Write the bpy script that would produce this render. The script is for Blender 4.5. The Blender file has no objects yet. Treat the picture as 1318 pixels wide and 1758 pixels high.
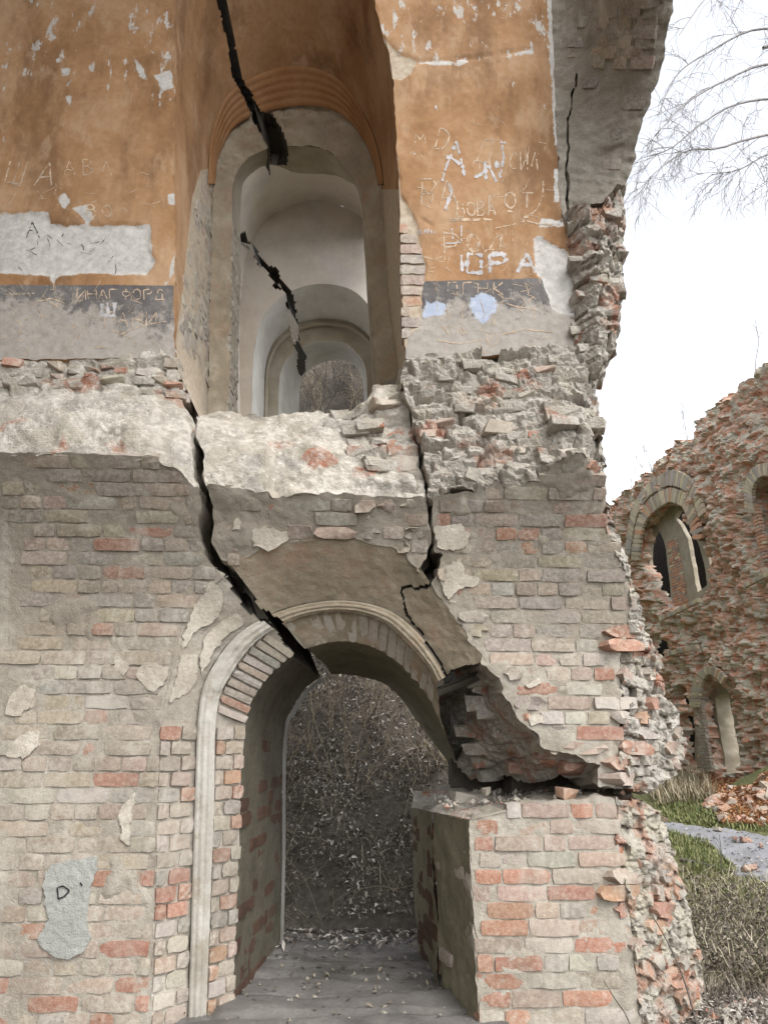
import bpy, math, random
import numpy as np
from mathutils import Matrix, Vector

random.seed(7)
rng = np.random.default_rng(7)
C = bpy.context.scene.collection
sc = bpy.context.scene
R = math.radians

# ------------------------------------------------------------------ camera, sky, sun, exposure
TILT, YAW, FPX, PCX, PCY = R(17.0), R(1.76), 1270.0, 659.0, 879.0
CAM = np.array([0.0, 0.0, 1.6])
cd = bpy.data.cameras.new('camera')
cam = bpy.data.objects.new('camera', cd)
C.objects.link(cam)
cam.location = CAM
cam.rotation_euler = (R(90) + TILT, 0, -YAW)
cd.sensor_fit = 'VERTICAL'
cd.sensor_height = 24.0
cd.lens = 24.0 * FPX / 1758.0
cd.clip_start = 0.05
cd.clip_end = 2000
sc.camera = cam

SUN_EL, SUN_AZ = R(52), R(150)          # azimuth measured clockwise from +Y (north)
w = bpy.data.worlds.new('World')
sc.world = w
w.use_nodes = True
wn, wl = w.node_tree.nodes, w.node_tree.links
bg = wn['Background']
sky = wn.new('ShaderNodeTexSky')
sky.sky_type = 'NISHITA'
sky.sun_disc = False
sky.sun_elevation = SUN_EL
sky.sun_rotation = SUN_AZ
sky.air_density = 1.0
sky.dust_density = 2.0
sky.ozone_density = 1.0
hs = wn.new('ShaderNodeHueSaturation')
hs.inputs['Saturation'].default_value = 0.2
wl.new(sky.outputs[0], hs.inputs['Color'])
wl.new(hs.outputs[0], bg.inputs['Color'])
bg.inputs['Strength'].default_value = 0.15

sd_ = bpy.data.lights.new('sun', 'SUN')
sun = bpy.data.objects.new('sun', sd_)
C.objects.link(sun)
sd_.energy = 0.5
sd_.angle = R(25)
sd_.color = (1.0, 0.96, 0.9)
sdir = Vector((math.sin(SUN_AZ) * math.cos(SUN_EL), math.cos(SUN_AZ) * math.cos(SUN_EL), math.sin(SUN_EL)))
sun.rotation_euler = sdir.to_track_quat('Z', 'Y').to_euler()

vs = sc.view_settings
vs.view_transform = 'Standard'
vs.look = 'None'
vs.gamma = 1.0
vs.use_curve_mapping = False
vs.exposure = 1.6
sc.cycles.max_bounces = 8
sc.cycles.diffuse_bounces = 5

# ------------------------------------------------------------------ numeric noise
def _h(ix, iy, iz, seed):
    n = (ix.astype(np.int64) * 374761393 + iy.astype(np.int64) * 668265263 + iz.astype(np.int64) * 2147483647 + seed * 974711) & 0xffffffff
    n = ((n ^ (n >> 13)) * 1274126177) & 0xffffffff
    n = ((n ^ (n >> 16)) * 2246822519) & 0xffffffff
    return ((n ^ (n >> 15)) & 0xffffff) / float(0xffffff)

def vn(p, seed=0):
    i = np.floor(p).astype(np.int64)
    f = p - i
    f = f * f * (3 - 2 * f)
    r = 0
    for dx in (0, 1):
        for dy in (0, 1):
            for dz in (0, 1):
                wgt = (f[:, 0] if dx else 1 - f[:, 0]) * (f[:, 1] if dy else 1 - f[:, 1]) * (f[:, 2] if dz else 1 - f[:, 2])
                r = r + wgt * _h(i[:, 0] + dx, i[:, 1] + dy, i[:, 2] + dz, seed)
    return r * 2 - 1

def fbm(p, scale, octv=4, seed=0, gain=0.5):
    r, a = 0, 1.0
    for k in range(octv):
        r = r + a * vn(p * scale, seed + k * 17)
        a *= gain
        scale *= 2.03
    return r

def blocks(u, v, cu, cv, seed=0, tilt=0.5):
    """broken masonry: staggered cells, each with its own height and tilt; returns height -1..1 and closeness to the joint"""
    p = np.stack([u, v, u * 0], 1)
    u = u + 0.35 * cu * vn(p / cu * 0.9, seed + 5)
    v = v + 0.45 * cv * vn(p / cu * 0.9, seed + 6)
    row = np.floor(v / cv)
    z0 = np.zeros_like(row)
    uu = u / cu + _h(row, z0, z0, seed + 1)
    col = np.floor(uu)
    fu, fv = uu - col - 0.5, v / cv - row - 0.5
    h = _h(col, row, z0, seed + 2) * 2 - 1
    t1 = _h(col, row, z0 + 1, seed + 3) * 2 - 1
    t2 = _h(col, row, z0 + 2, seed + 4) * 2 - 1
    edge = np.minimum(0.5 - abs(fu), (0.5 - abs(fv)) * cv / cu)
    return h + tilt * (t1 * fu * 2 + t2 * fv * 2), edge, _h(col, row, z0 + 5, seed + 9)

def sstep(a, b, x):
    t = np.clip((x - a) / (b - a), 0, 1)
    return t * t * (3 - 2 * t)

# ------------------------------------------------------------------ picture <-> place
def _cammat():
    c, s = math.cos(TILT), math.sin(TILT)
    fwd = np.array([0, c, s]); up = np.array([0, -s, c]); rt = np.array([1.0, 0, 0])
    cy, sy = math.cos(-YAW), math.sin(-YAW)
    Z = np.array([[cy, -sy, 0], [sy, cy, 0], [0, 0, 1]])
    return Z @ rt, Z @ up, Z @ fwd
RT, UP, FW = _cammat()

def ray(px, py):
    px = np.asarray(px, float); py = np.asarray(py, float)
    return ((px - PCX) / FPX)[..., None] * RT - ((py - PCY) / FPX)[..., None] * UP + FW

def at_y(px, py, Y):
    d = ray(px, py)
    return CAM + d * (np.asarray(Y, float) / d[..., 1])[..., None]

def project(P):
    q = np.asarray(P, float) - CAM
    z = q @ FW
    return PCX + FPX * (q @ RT) / z, PCY - FPX * (q @ UP) / z

# ------------------------------------------------------------------ wall profile: upright, then leaning out as the sprung vault
Y0, S0, VR = 4.1, 2.12, 1.35
_s = np.linspace(-0.6, 4.0, 1500)
_th = np.clip((_s - S0) / VR, 0, 1.25)
_py = Y0 - VR * (1 - np.cos(_th))
_pz = np.where(_s < S0, _s, S0 + VR * np.sin(_th))
_ratio = (_pz - CAM[2]) / _py

def wall_s(px, py):
    d = ray(px, py)
    return np.interp(d[..., 2] / d[..., 1], _ratio, _s)

def wall_pt(x, s):
    return np.stack([x, np.interp(s, _s, _py), np.interp(s, _s, _pz)], -1)

def wall_n(s):
    th = np.interp(s, _s, _th)
    return np.stack([0 * th, -np.cos(th), -np.sin(th)], -1)

XIN = np.array([(-40, 990), (250, 975), (340, 978), (385, 985), (500, 997), (600, 1003), (700, 1010), (780, 1005), (850, 1038), (905, 1038), (981, 1072), (1063, 1083), (1123, 1064), (1199, 1068), (1350, 1058), (1420, 1055), (1600, 1085), (1760, 1100)], float)
def recess(px, py):
    """the broken right end of the wall falls back from the front face"""
    xi = np.interp(py, XIN[:, 0], XIN[:, 1])
    t = np.clip((px - xi) / 95.0, 0, 1.6)
    return 0.42 * t ** 1.2

def surf_wall(px, py):
    s = wall_s(px, py)
    d = ray(px, py)
    Y = np.interp(s, _s, _py)
    Y = Y + recess(px, py) * (px > 900)
    return CAM + d * (Y / d[..., 1])[..., None], wall_n(s)

def surf_y(Yf):
    def f(px, py):
        Y = Yf(px, py) if callable(Yf) else np.full(np.shape(px), Yf)
        n = np.zeros(np.shape(px) + (3,)); n[..., 1] = -1
        return at_y(px, py, Y), n
    return f

# ------------------------------------------------------------------ polygons
def sdf(px, py, poly):
    poly = np.asarray(poly, float)
    inside = np.zeros(px.shape, bool)
    d2 = np.full(px.shape, 1e12)
    for a, b in zip(poly, np.roll(poly, -1, 0)):
        e = b - a
        L = e @ e
        if L < 1e-9: continue
        t = np.clip(((px - a[0]) * e[0] + (py - a[1]) * e[1]) / L, 0, 1)
        d2 = np.minimum(d2, (px - a[0] - t * e[0]) ** 2 + (py - a[1] - t * e[1]) ** 2)
        if a[1] != b[1]:
            c = ((a[1] > py) != (b[1] > py)) & (px < (b[0] - a[0]) * (py - a[1]) / (b[1] - a[1]) + a[0])
            inside ^= c
    d = np.sqrt(d2)
    return np.where(inside, d, -d)

def warp(px, py, amp, scale=16.0):
    p = np.stack([px / scale, py / scale, px * 0], -1).reshape(-1, 3)
    a = (vn(p, 101) + 0.5 * vn(p * 2.3, 103)).reshape(px.shape)
    b = (vn(p, 102) + 0.5 * vn(p * 2.3, 104)).reshape(px.shape)
    return px + amp * a, py + amp * b

# ------------------------------------------------------------------ objects
def link(o, parent=None):
    C.objects.link(o)
    if parent is not None:
        o.parent = parent
        o.location = Vector(o.location) - parent.location
    return o

def mesh_obj(name, verts, faces, m, parent=None, smooth=False, attrs=None):
    me = bpy.data.meshes.new(name)
    me.from_pydata([tuple(v) for v in verts], [], [tuple(int(i) for i in f) for f in faces])
    if smooth:
        me.polygons.foreach_set('use_smooth', np.ones(len(me.polygons), bool))
    if attrs:
        for k, a in attrs.items():
            at = me.attributes.new(k, 'FLOAT', 'POINT')
            at.data.foreach_set('value', np.asarray(a, np.float32))
    if m is not None: me.materials.append(m)
    me.update()
    return link(bpy.data.objects.new(name, me), parent)

def thing(name, label, cat, loc=(0, 0, 0), group=None):
    o = bpy.data.objects.new(name, None)
    C.objects.link(o)
    o.location = loc
    o.empty_display_size = 0.1
    tag(o, label, cat, group, 'thing')
    return o

def tag(o, label=None, cat=None, group=None, kind=None):
    if label: o['label'] = label
    if cat: o['category'] = cat
    if group: o['group'] = group
    if kind: o['kind'] = kind
    return o

def sheet(name, poly, surf, m, parent=None, cell=4.0, disp=None, jag=3.0, jscale=16.0, holes=(), skirt=(0, 0.5, 0), attrs=None, smooth=True):
    poly = np.asarray(poly, float)
    x0, y0 = poly.min(0) - 8; x1, y1 = poly.max(0) + 8
    xs = np.arange(x0, x1 + cell, cell); ys = np.arange(y0, y1 + cell, cell)
    PX, PY = np.meshgrid(xs, ys)
    wx, wy = warp(PX, PY, jag, jscale)
    s = sdf(wx, wy, poly)
    for h in holes: s = np.minimum(s, -sdf(wx, wy, h))
    s = np.where(abs(s) < 1e-3, 1e-3, s)
    ins = s > 0
    ny, nx = ins.shape
    vid = -np.ones(ins.shape, int)
    vid[ins] = np.arange(ins.sum())
    vx = [PX[ins]]; vy = [PY[ins]]; cnt = int(ins.sum())
    hc = ins[:, :-1] != ins[:, 1:]
    t = s[:, :-1] / np.where(hc, s[:, :-1] - s[:, 1:], 1)
    hid = -np.ones(hc.shape, int); hid[hc] = cnt + np.arange(hc.sum()); cnt += int(hc.sum())
    vx.append((PX[:, :-1] + cell * t)[hc]); vy.append(PY[:, :-1][hc])
    vc = ins[:-1] != ins[1:]
    t = s[:-1] / np.where(vc, s[:-1] - s[1:], 1)
    vid2 = -np.ones(vc.shape, int); vid2[vc] = cnt + np.arange(vc.sum()); cnt += int(vc.sum())
    vx.append(PX[:-1][vc]); vy.append((PY[:-1] + cell * t)[vc])
    vx = np.concatenate(vx); vy = np.concatenate(vy)
    c4 = [ins[:-1, :-1], ins[:-1, 1:], ins[1:, 1:], ins[1:, :-1]]
    n4 = sum(c.astype(int) for c in c4)
    full = np.argwhere(n4 == 4)
    i, j = full[:, 0], full[:, 1]
    faces = np.stack([vid[i, j], vid[i + 1, j], vid[i + 1, j + 1], vid[i, j + 1]], 1).tolist()
    segs = []
    for i, j in np.argwhere((n4 > 0) & (n4 < 4)):
        cs = [(ins[i, j], vid[i, j]), (ins[i, j + 1], vid[i, j + 1]), (ins[i + 1, j + 1], vid[i + 1, j + 1]), (ins[i + 1, j], vid[i + 1, j])]
        es = [hid[i, j], vid2[i, j + 1], hid[i + 1, j], vid2[i, j]]
        pl = []; ex = None
        for k in range(4):
            if cs[k][0]: pl.append((cs[k][1], 0))
            if cs[k][0] != cs[(k + 1) % 4][0]: pl.append((es[k], 1 if cs[k][0] else 2))
        faces.append([q[0] for q in pl][::-1])
        for k in range(len(pl)):
            if pl[k][1] == 1 and pl[(k + 1) % len(pl)][1] == 2:
                segs.append((pl[k][0], pl[(k + 1) % len(pl)][0]))
    P, N = surf(vx, vy)
    if disp is not None:
        P = P + N * disp(P, vx, vy)[:, None]
    av = {k: f(vx, vy) for k, f in (attrs or {}).items()}
    if skirt is not None and segs:
        sg = np.array(segs)
        ids, inv = np.unique(sg.ravel(), return_inverse=True)
        sg = inv.reshape(-1, 2)
        n = len(P); k = len(ids)
        B = P[ids]
        vec = np.asarray(skirt, float)
        rings = [B]
        for q, fr in enumerate((0.12, 0.3, 0.6, 1.0)):
            jit = np.stack([fbm(B * 1.0 + q * 3.1, 9, 2, 40 + a) for a in range(3)], 1) * 0.03 * min(1.0, np.linalg.norm(vec) / 0.4) * (1 if q < 3 else 0)
            rings.append(B + vec * fr + jit)
        P = np.concatenate([P] + rings)
        for q in range(4):
            a0, b0 = n + q * k, n + (q + 1) * k
            faces += [(a0 + a, a0 + b, b0 + b, b0 + a) for a, b in sg]
        for kk in av: av[kk] = np.concatenate([av[kk]] + [av[kk][ids] * 0 - 3 if kk != 'tone' else av[kk][ids]] * 5)
    return mesh_obj(name, P, faces, m, parent, smooth, av)

def catmull(ctrl, n):
    c = np.asarray(ctrl, float)
    t = np.linspace(0, len(c) - 1, n)
    i = np.minimum(t.astype(int), len(c) - 2)
    f = (t - i)[:, None]
    p0 = c[np.maximum(i - 1, 0)]; p1 = c[i]; p2 = c[i + 1]; p3 = c[np.minimum(i + 2, len(c) - 1)]
    return 0.5 * (2 * p1 + (p2 - p0) * f + (2 * p0 - 5 * p1 + 4 * p2 - p3) * f ** 2 + (3 * p1 - p0 - 3 * p2 + p3) * f ** 3)

def ring3(ctrl, Y, n):
    c = catmull(ctrl, n)
    if callable(Y): return Y(c[:, 0], c[:, 1])
    if isinstance(Y, str):
        return surf_wall(c[:, 0], c[:, 1])[0]
    return at_y(c[:, 0], c[:, 1], np.interp(np.linspace(0, 1, n), np.linspace(0, 1, len(Y)), Y) if hasattr(Y, '__len__') else np.full(n, Y))

def loft(name, A, YA, B, YB, m, parent, n=120, mm=14, disp=None, cut=None, keep=None, thick=0.35, jag=3.0, attrs=None, smooth=True, prof=None):
    """ruled masonry face between two arch lines; faces inside a crack are left out and the crack gets real cheeks"""
    a, b = (ring3(A, YA, n) if YA is not None else A), (ring3(B, YB, n) if YB is not None else B)
    v = np.linspace(0, 1, mm)
    P = a[None] * (1 - v)[:, None, None] + b[None] * v[:, None, None]
    du = np.gradient(P, axis=1); dv = np.gradient(P, axis=0)
    N = np.cross(du, dv); N /= np.linalg.norm(N, axis=2, keepdims=True) + 1e-9
    if (N * (CAM - P)).sum() < 0: N = -N; flip = True
    else: flip = False
    if prof is not None: P = P + N * prof(v)[:, None, None]
    F = P.reshape(-1, 3); NF = N.reshape(-1, 3)
    if disp is not None: F = F + NF * disp(F)[:, None]
    idx = np.arange(mm * n).reshape(mm, n)
    q = np.stack([idx[:-1, :-1], idx[:-1, 1:], idx[1:, 1:], idx[1:, :-1]], -1).reshape(-1, 4)
    if flip: q = q[:, ::-1]
    cx = F[q].mean(1)
    fx, fy = project(cx)
    ok = np.ones(len(q), bool); qall = q
    if keep is not None: ok &= keep(fx, fy)
    if cut is not None:
        wx, wy = warp(fx, fy, jag)
        for c in cut: ok &= sdf(wx, wy, c) < 0
    q = q[ok]
    V = [F]; faces = q.tolist(); nface = None
    if thick and len(q) and (cut is not None or keep is not None):
        e = np.concatenate([q[:, [k, (k + 1) % 4]] for k in range(4)])
        key = np.sort(e, 1)
        u, first, c = np.unique(key, axis=0, return_index=True, return_counts=True)
        ue = np.sort(np.concatenate([qall[:, [k, (k + 1) % 4]] for k in range(4)]), 1)
        uu, c2 = np.unique(ue, axis=0, return_counts=True)
        big = int(n * mm)
        inner = set((uu[c2 == 2][:, 0] * big + uu[c2 == 2][:, 1]).tolist())
        be = e[first[c == 1]]
        sel = np.array([(min(a, b) * big + max(a, b)) in inner for a, b in be], bool)
        be = be[sel] if len(be) else be
        ids, inv = np.unique(be.ravel(), return_inverse=True)
        sg = inv.reshape(-1, 2); k = len(ids); n0 = len(F)
        V += [F[ids], F[ids] - NF[ids] * thick]
        nface = len(faces)
        faces += [(n0 + s1, n0 + s0, n0 + k + s0, n0 + k + s1) for s0, s1 in sg]
    V = np.concatenate(V)
    av = None
    if attrs:
        px, py = project(V)
        av = {k: f(px, py) for k, f in attrs.items()}
    o = mesh_obj(name, V, faces, m, parent, smooth, av)
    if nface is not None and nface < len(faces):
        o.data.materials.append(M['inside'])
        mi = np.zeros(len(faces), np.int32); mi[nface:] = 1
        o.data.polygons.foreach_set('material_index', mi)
    return o

# ------------------------------------------------------------------ materials
class NT:
    def __init__(s, name, rough=0.92):
        s.m = bpy.data.materials.new(name); s.m.use_nodes = True
        s.t = s.m.node_tree; s.b = s.t.nodes['Principled BSDF']
        s.b.inputs['Roughness'].default_value = rough
        s.b.inputs['Specular IOR Level'].default_value = 0.2
        s.pos = s.add('ShaderNodeNewGeometry').outputs['Position']
    def add(s, typ, **kw):
        n = s.t.nodes.new(typ)
        for k, v in kw.items(): setattr(n, k, v)
        return n
    def put(s, sock, v):
        if isinstance(v, bpy.types.NodeSocket): s.t.links.new(v, sock)
        elif isinstance(v, tuple) and len(v) == 3 and sock.type == 'RGBA': sock.default_value = v + (1,)
        else: sock.default_value = v
    def noise(s, scale, det=4, rough=0.55, vec=None, dist=0.0):
        n = s.add('ShaderNodeTexNoise')
        s.put(n.inputs['Vector'], vec or s.pos)
        n.inputs['Scale'].default_value = scale; n.inputs['Detail'].default_value = det
        n.inputs['Roughness'].default_value = rough; n.inputs['Distortion'].default_value = dist
        return n.outputs['Fac']
    def vor(s, scale, vec=None, feature='F1', out='Distance', rand=1.0):
        n = s.add('ShaderNodeTexVoronoi', feature=feature)
        s.put(n.inputs['Vector'], vec or s.pos)
        n.inputs['Scale'].default_value = scale; n.inputs['Randomness'].default_value = rand
        return n.outputs[out]
    def scale(s, v, vec=None):
        n = s.add('ShaderNodeVectorMath', operation='MULTIPLY')
        s.put(n.inputs[0], vec or s.pos); n.inputs[1].default_value = v
        return n.outputs[0]
    def math(s, op, a, b=0.0, clamp=False):
        n = s.add('ShaderNodeMath', operation=op, use_clamp=clamp)
        s.put(n.inputs[0], a); s.put(n.inputs[1], b)
        return n.outputs[0]
    def step(s, v, a, b):
        n = s.add('ShaderNodeMapRange', interpolation_type='SMOOTHSTEP')
        s.put(n.inputs['Value'], v); n.inputs['From Min'].default_value = a; n.inputs['From Max'].default_value = b
        return n.outputs['Result']
    def ramp(s, f, stops):
        n = s.add('ShaderNodeValToRGB')
        e = n.color_ramp.elements
        while len(e) < len(stops): e.new(0.5)
        for q, (p, c) in zip(e, stops): q.position = p; q.color = tuple(c) + (1,)
        s.put(n.inputs[0], f)
        return n.outputs[0]
    def mix(s, f, a, b, mode='MIX'):
        n = s.add('ShaderNodeMix', data_type='RGBA', blend_type=mode)
        s.put(n.inputs[0], f); s.put(n.inputs[6], a); s.put(n.inputs[7], b)
        return n.outputs[2]
    def attr(s, name):
        return s.add('ShaderNodeAttribute', attribute_name=name).outputs['Fac']
    def bump(s, h, strength, dist):
        n = s.add('ShaderNodeBump')
        n.inputs['Strength'].default_value = strength; n.inputs['Distance'].default_value = dist
        s.put(n.inputs['Height'], h)
        s.t.links.new(n.outputs[0], s.b.inputs['Normal'])
    def done(s, col):
        s.put(s.b.inputs['Base Color'], col)
        return s.m

def gritty(t, strength=0.6, dist=0.012):
    h = t.math('ADD', t.noise(38, 6, 0.65), t.math('MULTIPLY', t.noise(160, 3), 0.5))
    t.bump(h, strength, dist)

WASH = [(0.25, (0.31, 0.27, 0.215)), (0.5, (0.415, 0.37, 0.305)), (0.72, (0.52, 0.48, 0.42))]

def weather(t, col):
    a = t.noise(0.9, 6, 0.65); b = t.noise(1.0, 5, 0.65, t.scale((5, 5, 1.3)))
    col = t.mix(t.math('MULTIPLY', t.step(a, 0.48, 0.66), 0.42), col, (0.215, 0.185, 0.15))
    col = t.mix(t.math('MULTIPLY', t.step(b, 0.52, 0.68), 0.45), col, (0.50, 0.465, 0.40))
    return col

def m_brick():
    t = NT('weathered brick')
    oi = t.add('ShaderNodeObjectInfo')
    jc = t.add('ShaderNodeAttribute', attribute_name='joined_colour')
    ocol = t.mix(t.attr('joined'), oi.outputs['Color'], jc.outputs['Color'])
    n1, n2, n3 = t.noise(7, 5), t.noise(45, 6, 0.7), t.noise(2.2, 3)
    col = t.mix(t.step(n2, 0.3, 0.72), t.mix(0.2, ocol, (0.02, 0.015, 0.01)), t.mix(0.3, ocol, (0.60, 0.53, 0.45)))
    lime = t.ramp(t.math('ADD', t.math('MULTIPLY', n1, 0.6), t.math('MULTIPLY', n2, 0.4)), WASH)
    f = t.math('ADD', t.math('ADD', t.math('MULTIPLY', n2, 1.1), t.math('MULTIPLY', n1, 1.2)), oi.outputs['Alpha'])
    col = t.mix(t.math('MULTIPLY', t.step(f, 1.15, 1.75), 0.8), col, lime)
    dirt = t.step(t.noise(3.1, 6, 0.7), 0.52, 0.72)
    col = t.mix(t.math('MULTIPLY', dirt, 0.35), col, (0.16, 0.135, 0.10))
    spk = t.step(t.noise(110, 2), 0.66, 0.74)
    col = t.mix(t.math('MULTIPLY', spk, 0.55), col, (0.62, 0.57, 0.5))
    col = weather(t, col)
    gritty(t, 0.5, 0.010)
    return t.done(col)

def m_mortar(name='lime mortar', tone=1.0):
    t = NT(name)
    n1, n2 = t.noise(6, 6, 0.65), t.noise(60, 5, 0.7)
    f = t.math('ADD', t.math('MULTIPLY', n1, 0.65), t.math('MULTIPLY', n2, 0.35))
    col = t.ramp(f, [(0.3, (0.235 * tone, 0.205 * tone, 0.165 * tone)), (0.5, (0.36 * tone, 0.325 * tone, 0.27 * tone)), (0.68, (0.50 * tone, 0.465 * tone, 0.405 * tone))])
    ir = t.step(t.noise(2.6, 4), 0.5, 0.7)
    col = t.mix(t.math('MULTIPLY', ir, 0.45), col, (0.25, 0.215, 0.165))
    up = t.step(t.math('ADD', t.attr('unwashed'), t.math('MULTIPLY', t.math('SUBTRACT', n1, 0.5), 1.2)), 0.35, 0.6)
    col = t.mix(t.math('MULTIPLY', up, 0.6), col, (0.235, 0.205, 0.16))
    col = weather(t, col)
    gritty(t, 0.6, 0.012)
    return t.done(col)

def m_rubble(name, red=0.5, light=1.0, lime_=1.0, gain=1.0):
    """broken core: grey and cream bricks, some red, drowned in lime mortar"""
    t = NT(name)
    wv = t.add('ShaderNodeVectorMath', operation='ADD')
    sn = t.add('ShaderNodeTexNoise'); t.put(sn.inputs['Vector'], t.pos); sn.inputs['Scale'].default_value = 9.0; sn.inputs['Detail'].default_value = 3
    sm = t.add('ShaderNodeVectorMath', operation='SCALE'); t.put(sm.inputs[0], sn.outputs['Color']); sm.inputs['Scale'].default_value = 0.13
    t.put(wv.inputs[0], t.pos); t.put(wv.inputs[1], sm.outputs[0])
    v = t.scale((6.0, 6.0, 10.0), wv.outputs[0])
    cell = t.vor(1.0, v, out='Color')
    sp = t.add('ShaderNodeSeparateColor'); t.put(sp.inputs[0], cell)
    base = t.ramp(sp.outputs[0], [(0.0, (0.30, 0.27, 0.22)), (0.3, (0.42, 0.38, 0.31)), (0.55, (0.36, 0.33, 0.29)), (0.8, (0.47, 0.42, 0.34)), (1.0, (0.33, 0.30, 0.27))])
    redc = t.ramp(sp.outputs[1], [(0.0, (0.36, 0.13, 0.07)), (0.6, (0.40, 0.20, 0.13)), (1.0, (0.40, 0.27, 0.20))])
    base = t.mix(t.math('MULTIPLY', t.step(sp.outputs[2], 1 - red * 0.55, 1 - red * 0.5), 0.85), base, redc)
    n2 = t.noise(26, 6, 0.7)
    lime = t.ramp(n2, [(0.3, (0.34 * light, 0.31 * light, 0.265 * light)), (0.6, (0.50 * light, 0.465 * light, 0.41 * light)), (0.75, (0.60 * light, 0.575 * light, 0.53 * light))])
    f = t.math('ADD', t.math('MULTIPLY', t.noise(5, 5, 0.6), 0.75), t.math('MULTIPLY', n2, 0.45))
    if gain != 1.0: base = t.mix(1.0, base, (gain, gain, gain * 0.95), 'MULTIPLY')
    col = t.mix(t.math('MULTIPLY', t.step(f, 0.48, 0.7), lime_), base, lime)
    col = t.mix(t.math('MULTIPLY', t.step(t.noise(3.5, 6, 0.7), 0.55, 0.75), 0.45), col, (0.12, 0.11, 0.09))
    gritty(t, 1.0, 0.022)
    return t.done(col)

def m_paint():
    """orange distemper with a charcoal dado; where it is gone the grey plaster or the brick shows"""
    t = NT('orange distemper on plaster', 0.85)
    n1 = t.noise(1.7, 5); n2 = t.noise(24, 6, 0.7); nf = t.noise(9, 8, 0.75)
    org = t.ramp(t.math('ADD', t.math('MULTIPLY', n1, 0.7), t.math('MULTIPLY', n2, 0.3)),
                 [(0.3, (0.225, 0.115, 0.05)), (0.48, (0.335, 0.19, 0.095)), (0.68, (0.45, 0.30, 0.185))])
    plas = t.ramp(n2, [(0.3, (0.36, 0.34, 0.31)), (0.55, (0.50, 0.48, 0.45)), (0.75, (0.60, 0.58, 0.55))])
    edge = t.math('MULTIPLY', t.math('SUBTRACT', nf, 0.5), 0.9)
    def region(name, soft=0.06, amp=1.0):
        return t.step(t.math('ADD', t.attr(name), t.math('MULTIPLY', edge, amp)), -soft, soft)
    fl = t.math('ADD', t.noise(1.0, 7, 0.68, t.scale((11, 11, 4.2))), t.math('MULTIPLY', t.attr('flake'), 0.14))
    fleck = t.math('MULTIPLY', t.step(fl, 0.65, 0.69), 0.9)
    scr = t.step(t.noise(1.0, 3, 0.6, t.scale((55, 55, 30)), 2.2), 0.66, 0.72)
    st = t.noise(1.0, 6, 0.68, t.scale((2.6, 2.6, 0.9)))
    org = t.mix(t.math('MULTIPLY', t.step(st, 0.46, 0.64), 0.68), org, (0.16, 0.085, 0.042))
    fd = t.noise(1.0, 7, 0.7, t.scale((7, 7, 3.0)))
    org = t.mix(t.math('MULTIPLY', t.step(fd, 0.53, 0.66), 0.45), org, (0.44, 0.31, 0.20))
    col = t.mix(fleck, org, plas)
    col = t.mix(t.math('MULTIPLY', scr, 0.3), col, (0.55, 0.36, 0.2))
    dk = t.ramp(t.math('ADD', t.math('MULTIPLY', t.noise(3.5, 6, 0.7), 0.7), t.math('MULTIPLY', n2, 0.3)), [(0.32, (0.075, 0.07, 0.07)), (0.52, (0.14, 0.13, 0.125)), (0.68, (0.24, 0.22, 0.20))])
    worn = t.step(t.math('ADD', nf, t.math('MULTIPLY', t.attr('worn'), 0.3)), 0.52, 0.68)
    dk = t.mix(t.math('MULTIPLY', worn, 0.8), dk, t.mix(0.45, plas, (0.24, 0.19, 0.14)))
    dk = t.mix(t.math('MULTIPLY', scr, 0.6), dk, (0.5, 0.48, 0.46))
    col = t.mix(region('dado', 0.03, 0.25), col, dk)
    gp = t.mix(t.math('MULTIPLY', t.step(t.noise(1.0, 3, 0.6, t.scale((30, 30, 18)), 2.5), 0.6, 0.66), 0.25), plas, (0.25, 0.235, 0.22))
    col = t.mix(region('bare'), col, gp)
    blue = t.mix(t.step(n2, 0.45, 0.7), (0.34, 0.385, 0.48), (0.46, 0.49, 0.54))
    col = t.mix(region('blue', 0.05, 2.2), col, blue)
    bk = t.ramp(n2, [(0.3, (0.34, 0.26, 0.19)), (0.55, (0.45, 0.38, 0.29)), (0.7, (0.5, 0.46, 0.39))])
    col = t.mix(region('brick', 0.04, 0.4), col, bk)
    h = t.math('ADD', t.math('MULTIPLY', n2, 0.4), t.math('MULTIPLY', fleck, -0.5))
    t.bump(h, 0.35, 0.006)
    return t.done(col)

def m_plaster(name, stops, strength=0.4, stain=(0.2, 0.18, 0.15), amt=0.4, sc_=2.5):
    t = NT(name)
    n1 = t.noise(3, 6, 0.65); n2 = t.noise(40, 5, 0.7)
    col = t.ramp(t.math('ADD', t.math('MULTIPLY', n1, 0.7), t.math('MULTIPLY', n2, 0.3)), stops)
    col = t.mix(t.math('MULTIPLY', t.step(t.noise(sc_, 6, 0.7), 0.5, 0.68), amt), col, stain)
    gritty(t, strength, 0.012)
    return t.done(col)

def m_flat(name, col, rough=0.9, var=0.35):
    t = NT(name, rough)
    oi = t.add('ShaderNodeObjectInfo')
    n = t.noise(14, 4)
    k = tuple(c * (1 - var) for c in col)
    return t.done(t.mix(t.step(n, 0.35, 0.65), k, col))

def m_leafy(name, stops, rough=0.7):
    t = NT(name, rough)
    col = t.ramp(t.attr('rnd'), stops)
    t.b.inputs['Specular IOR Level'].default_value = 0.35
    return t.done(col)

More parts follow.
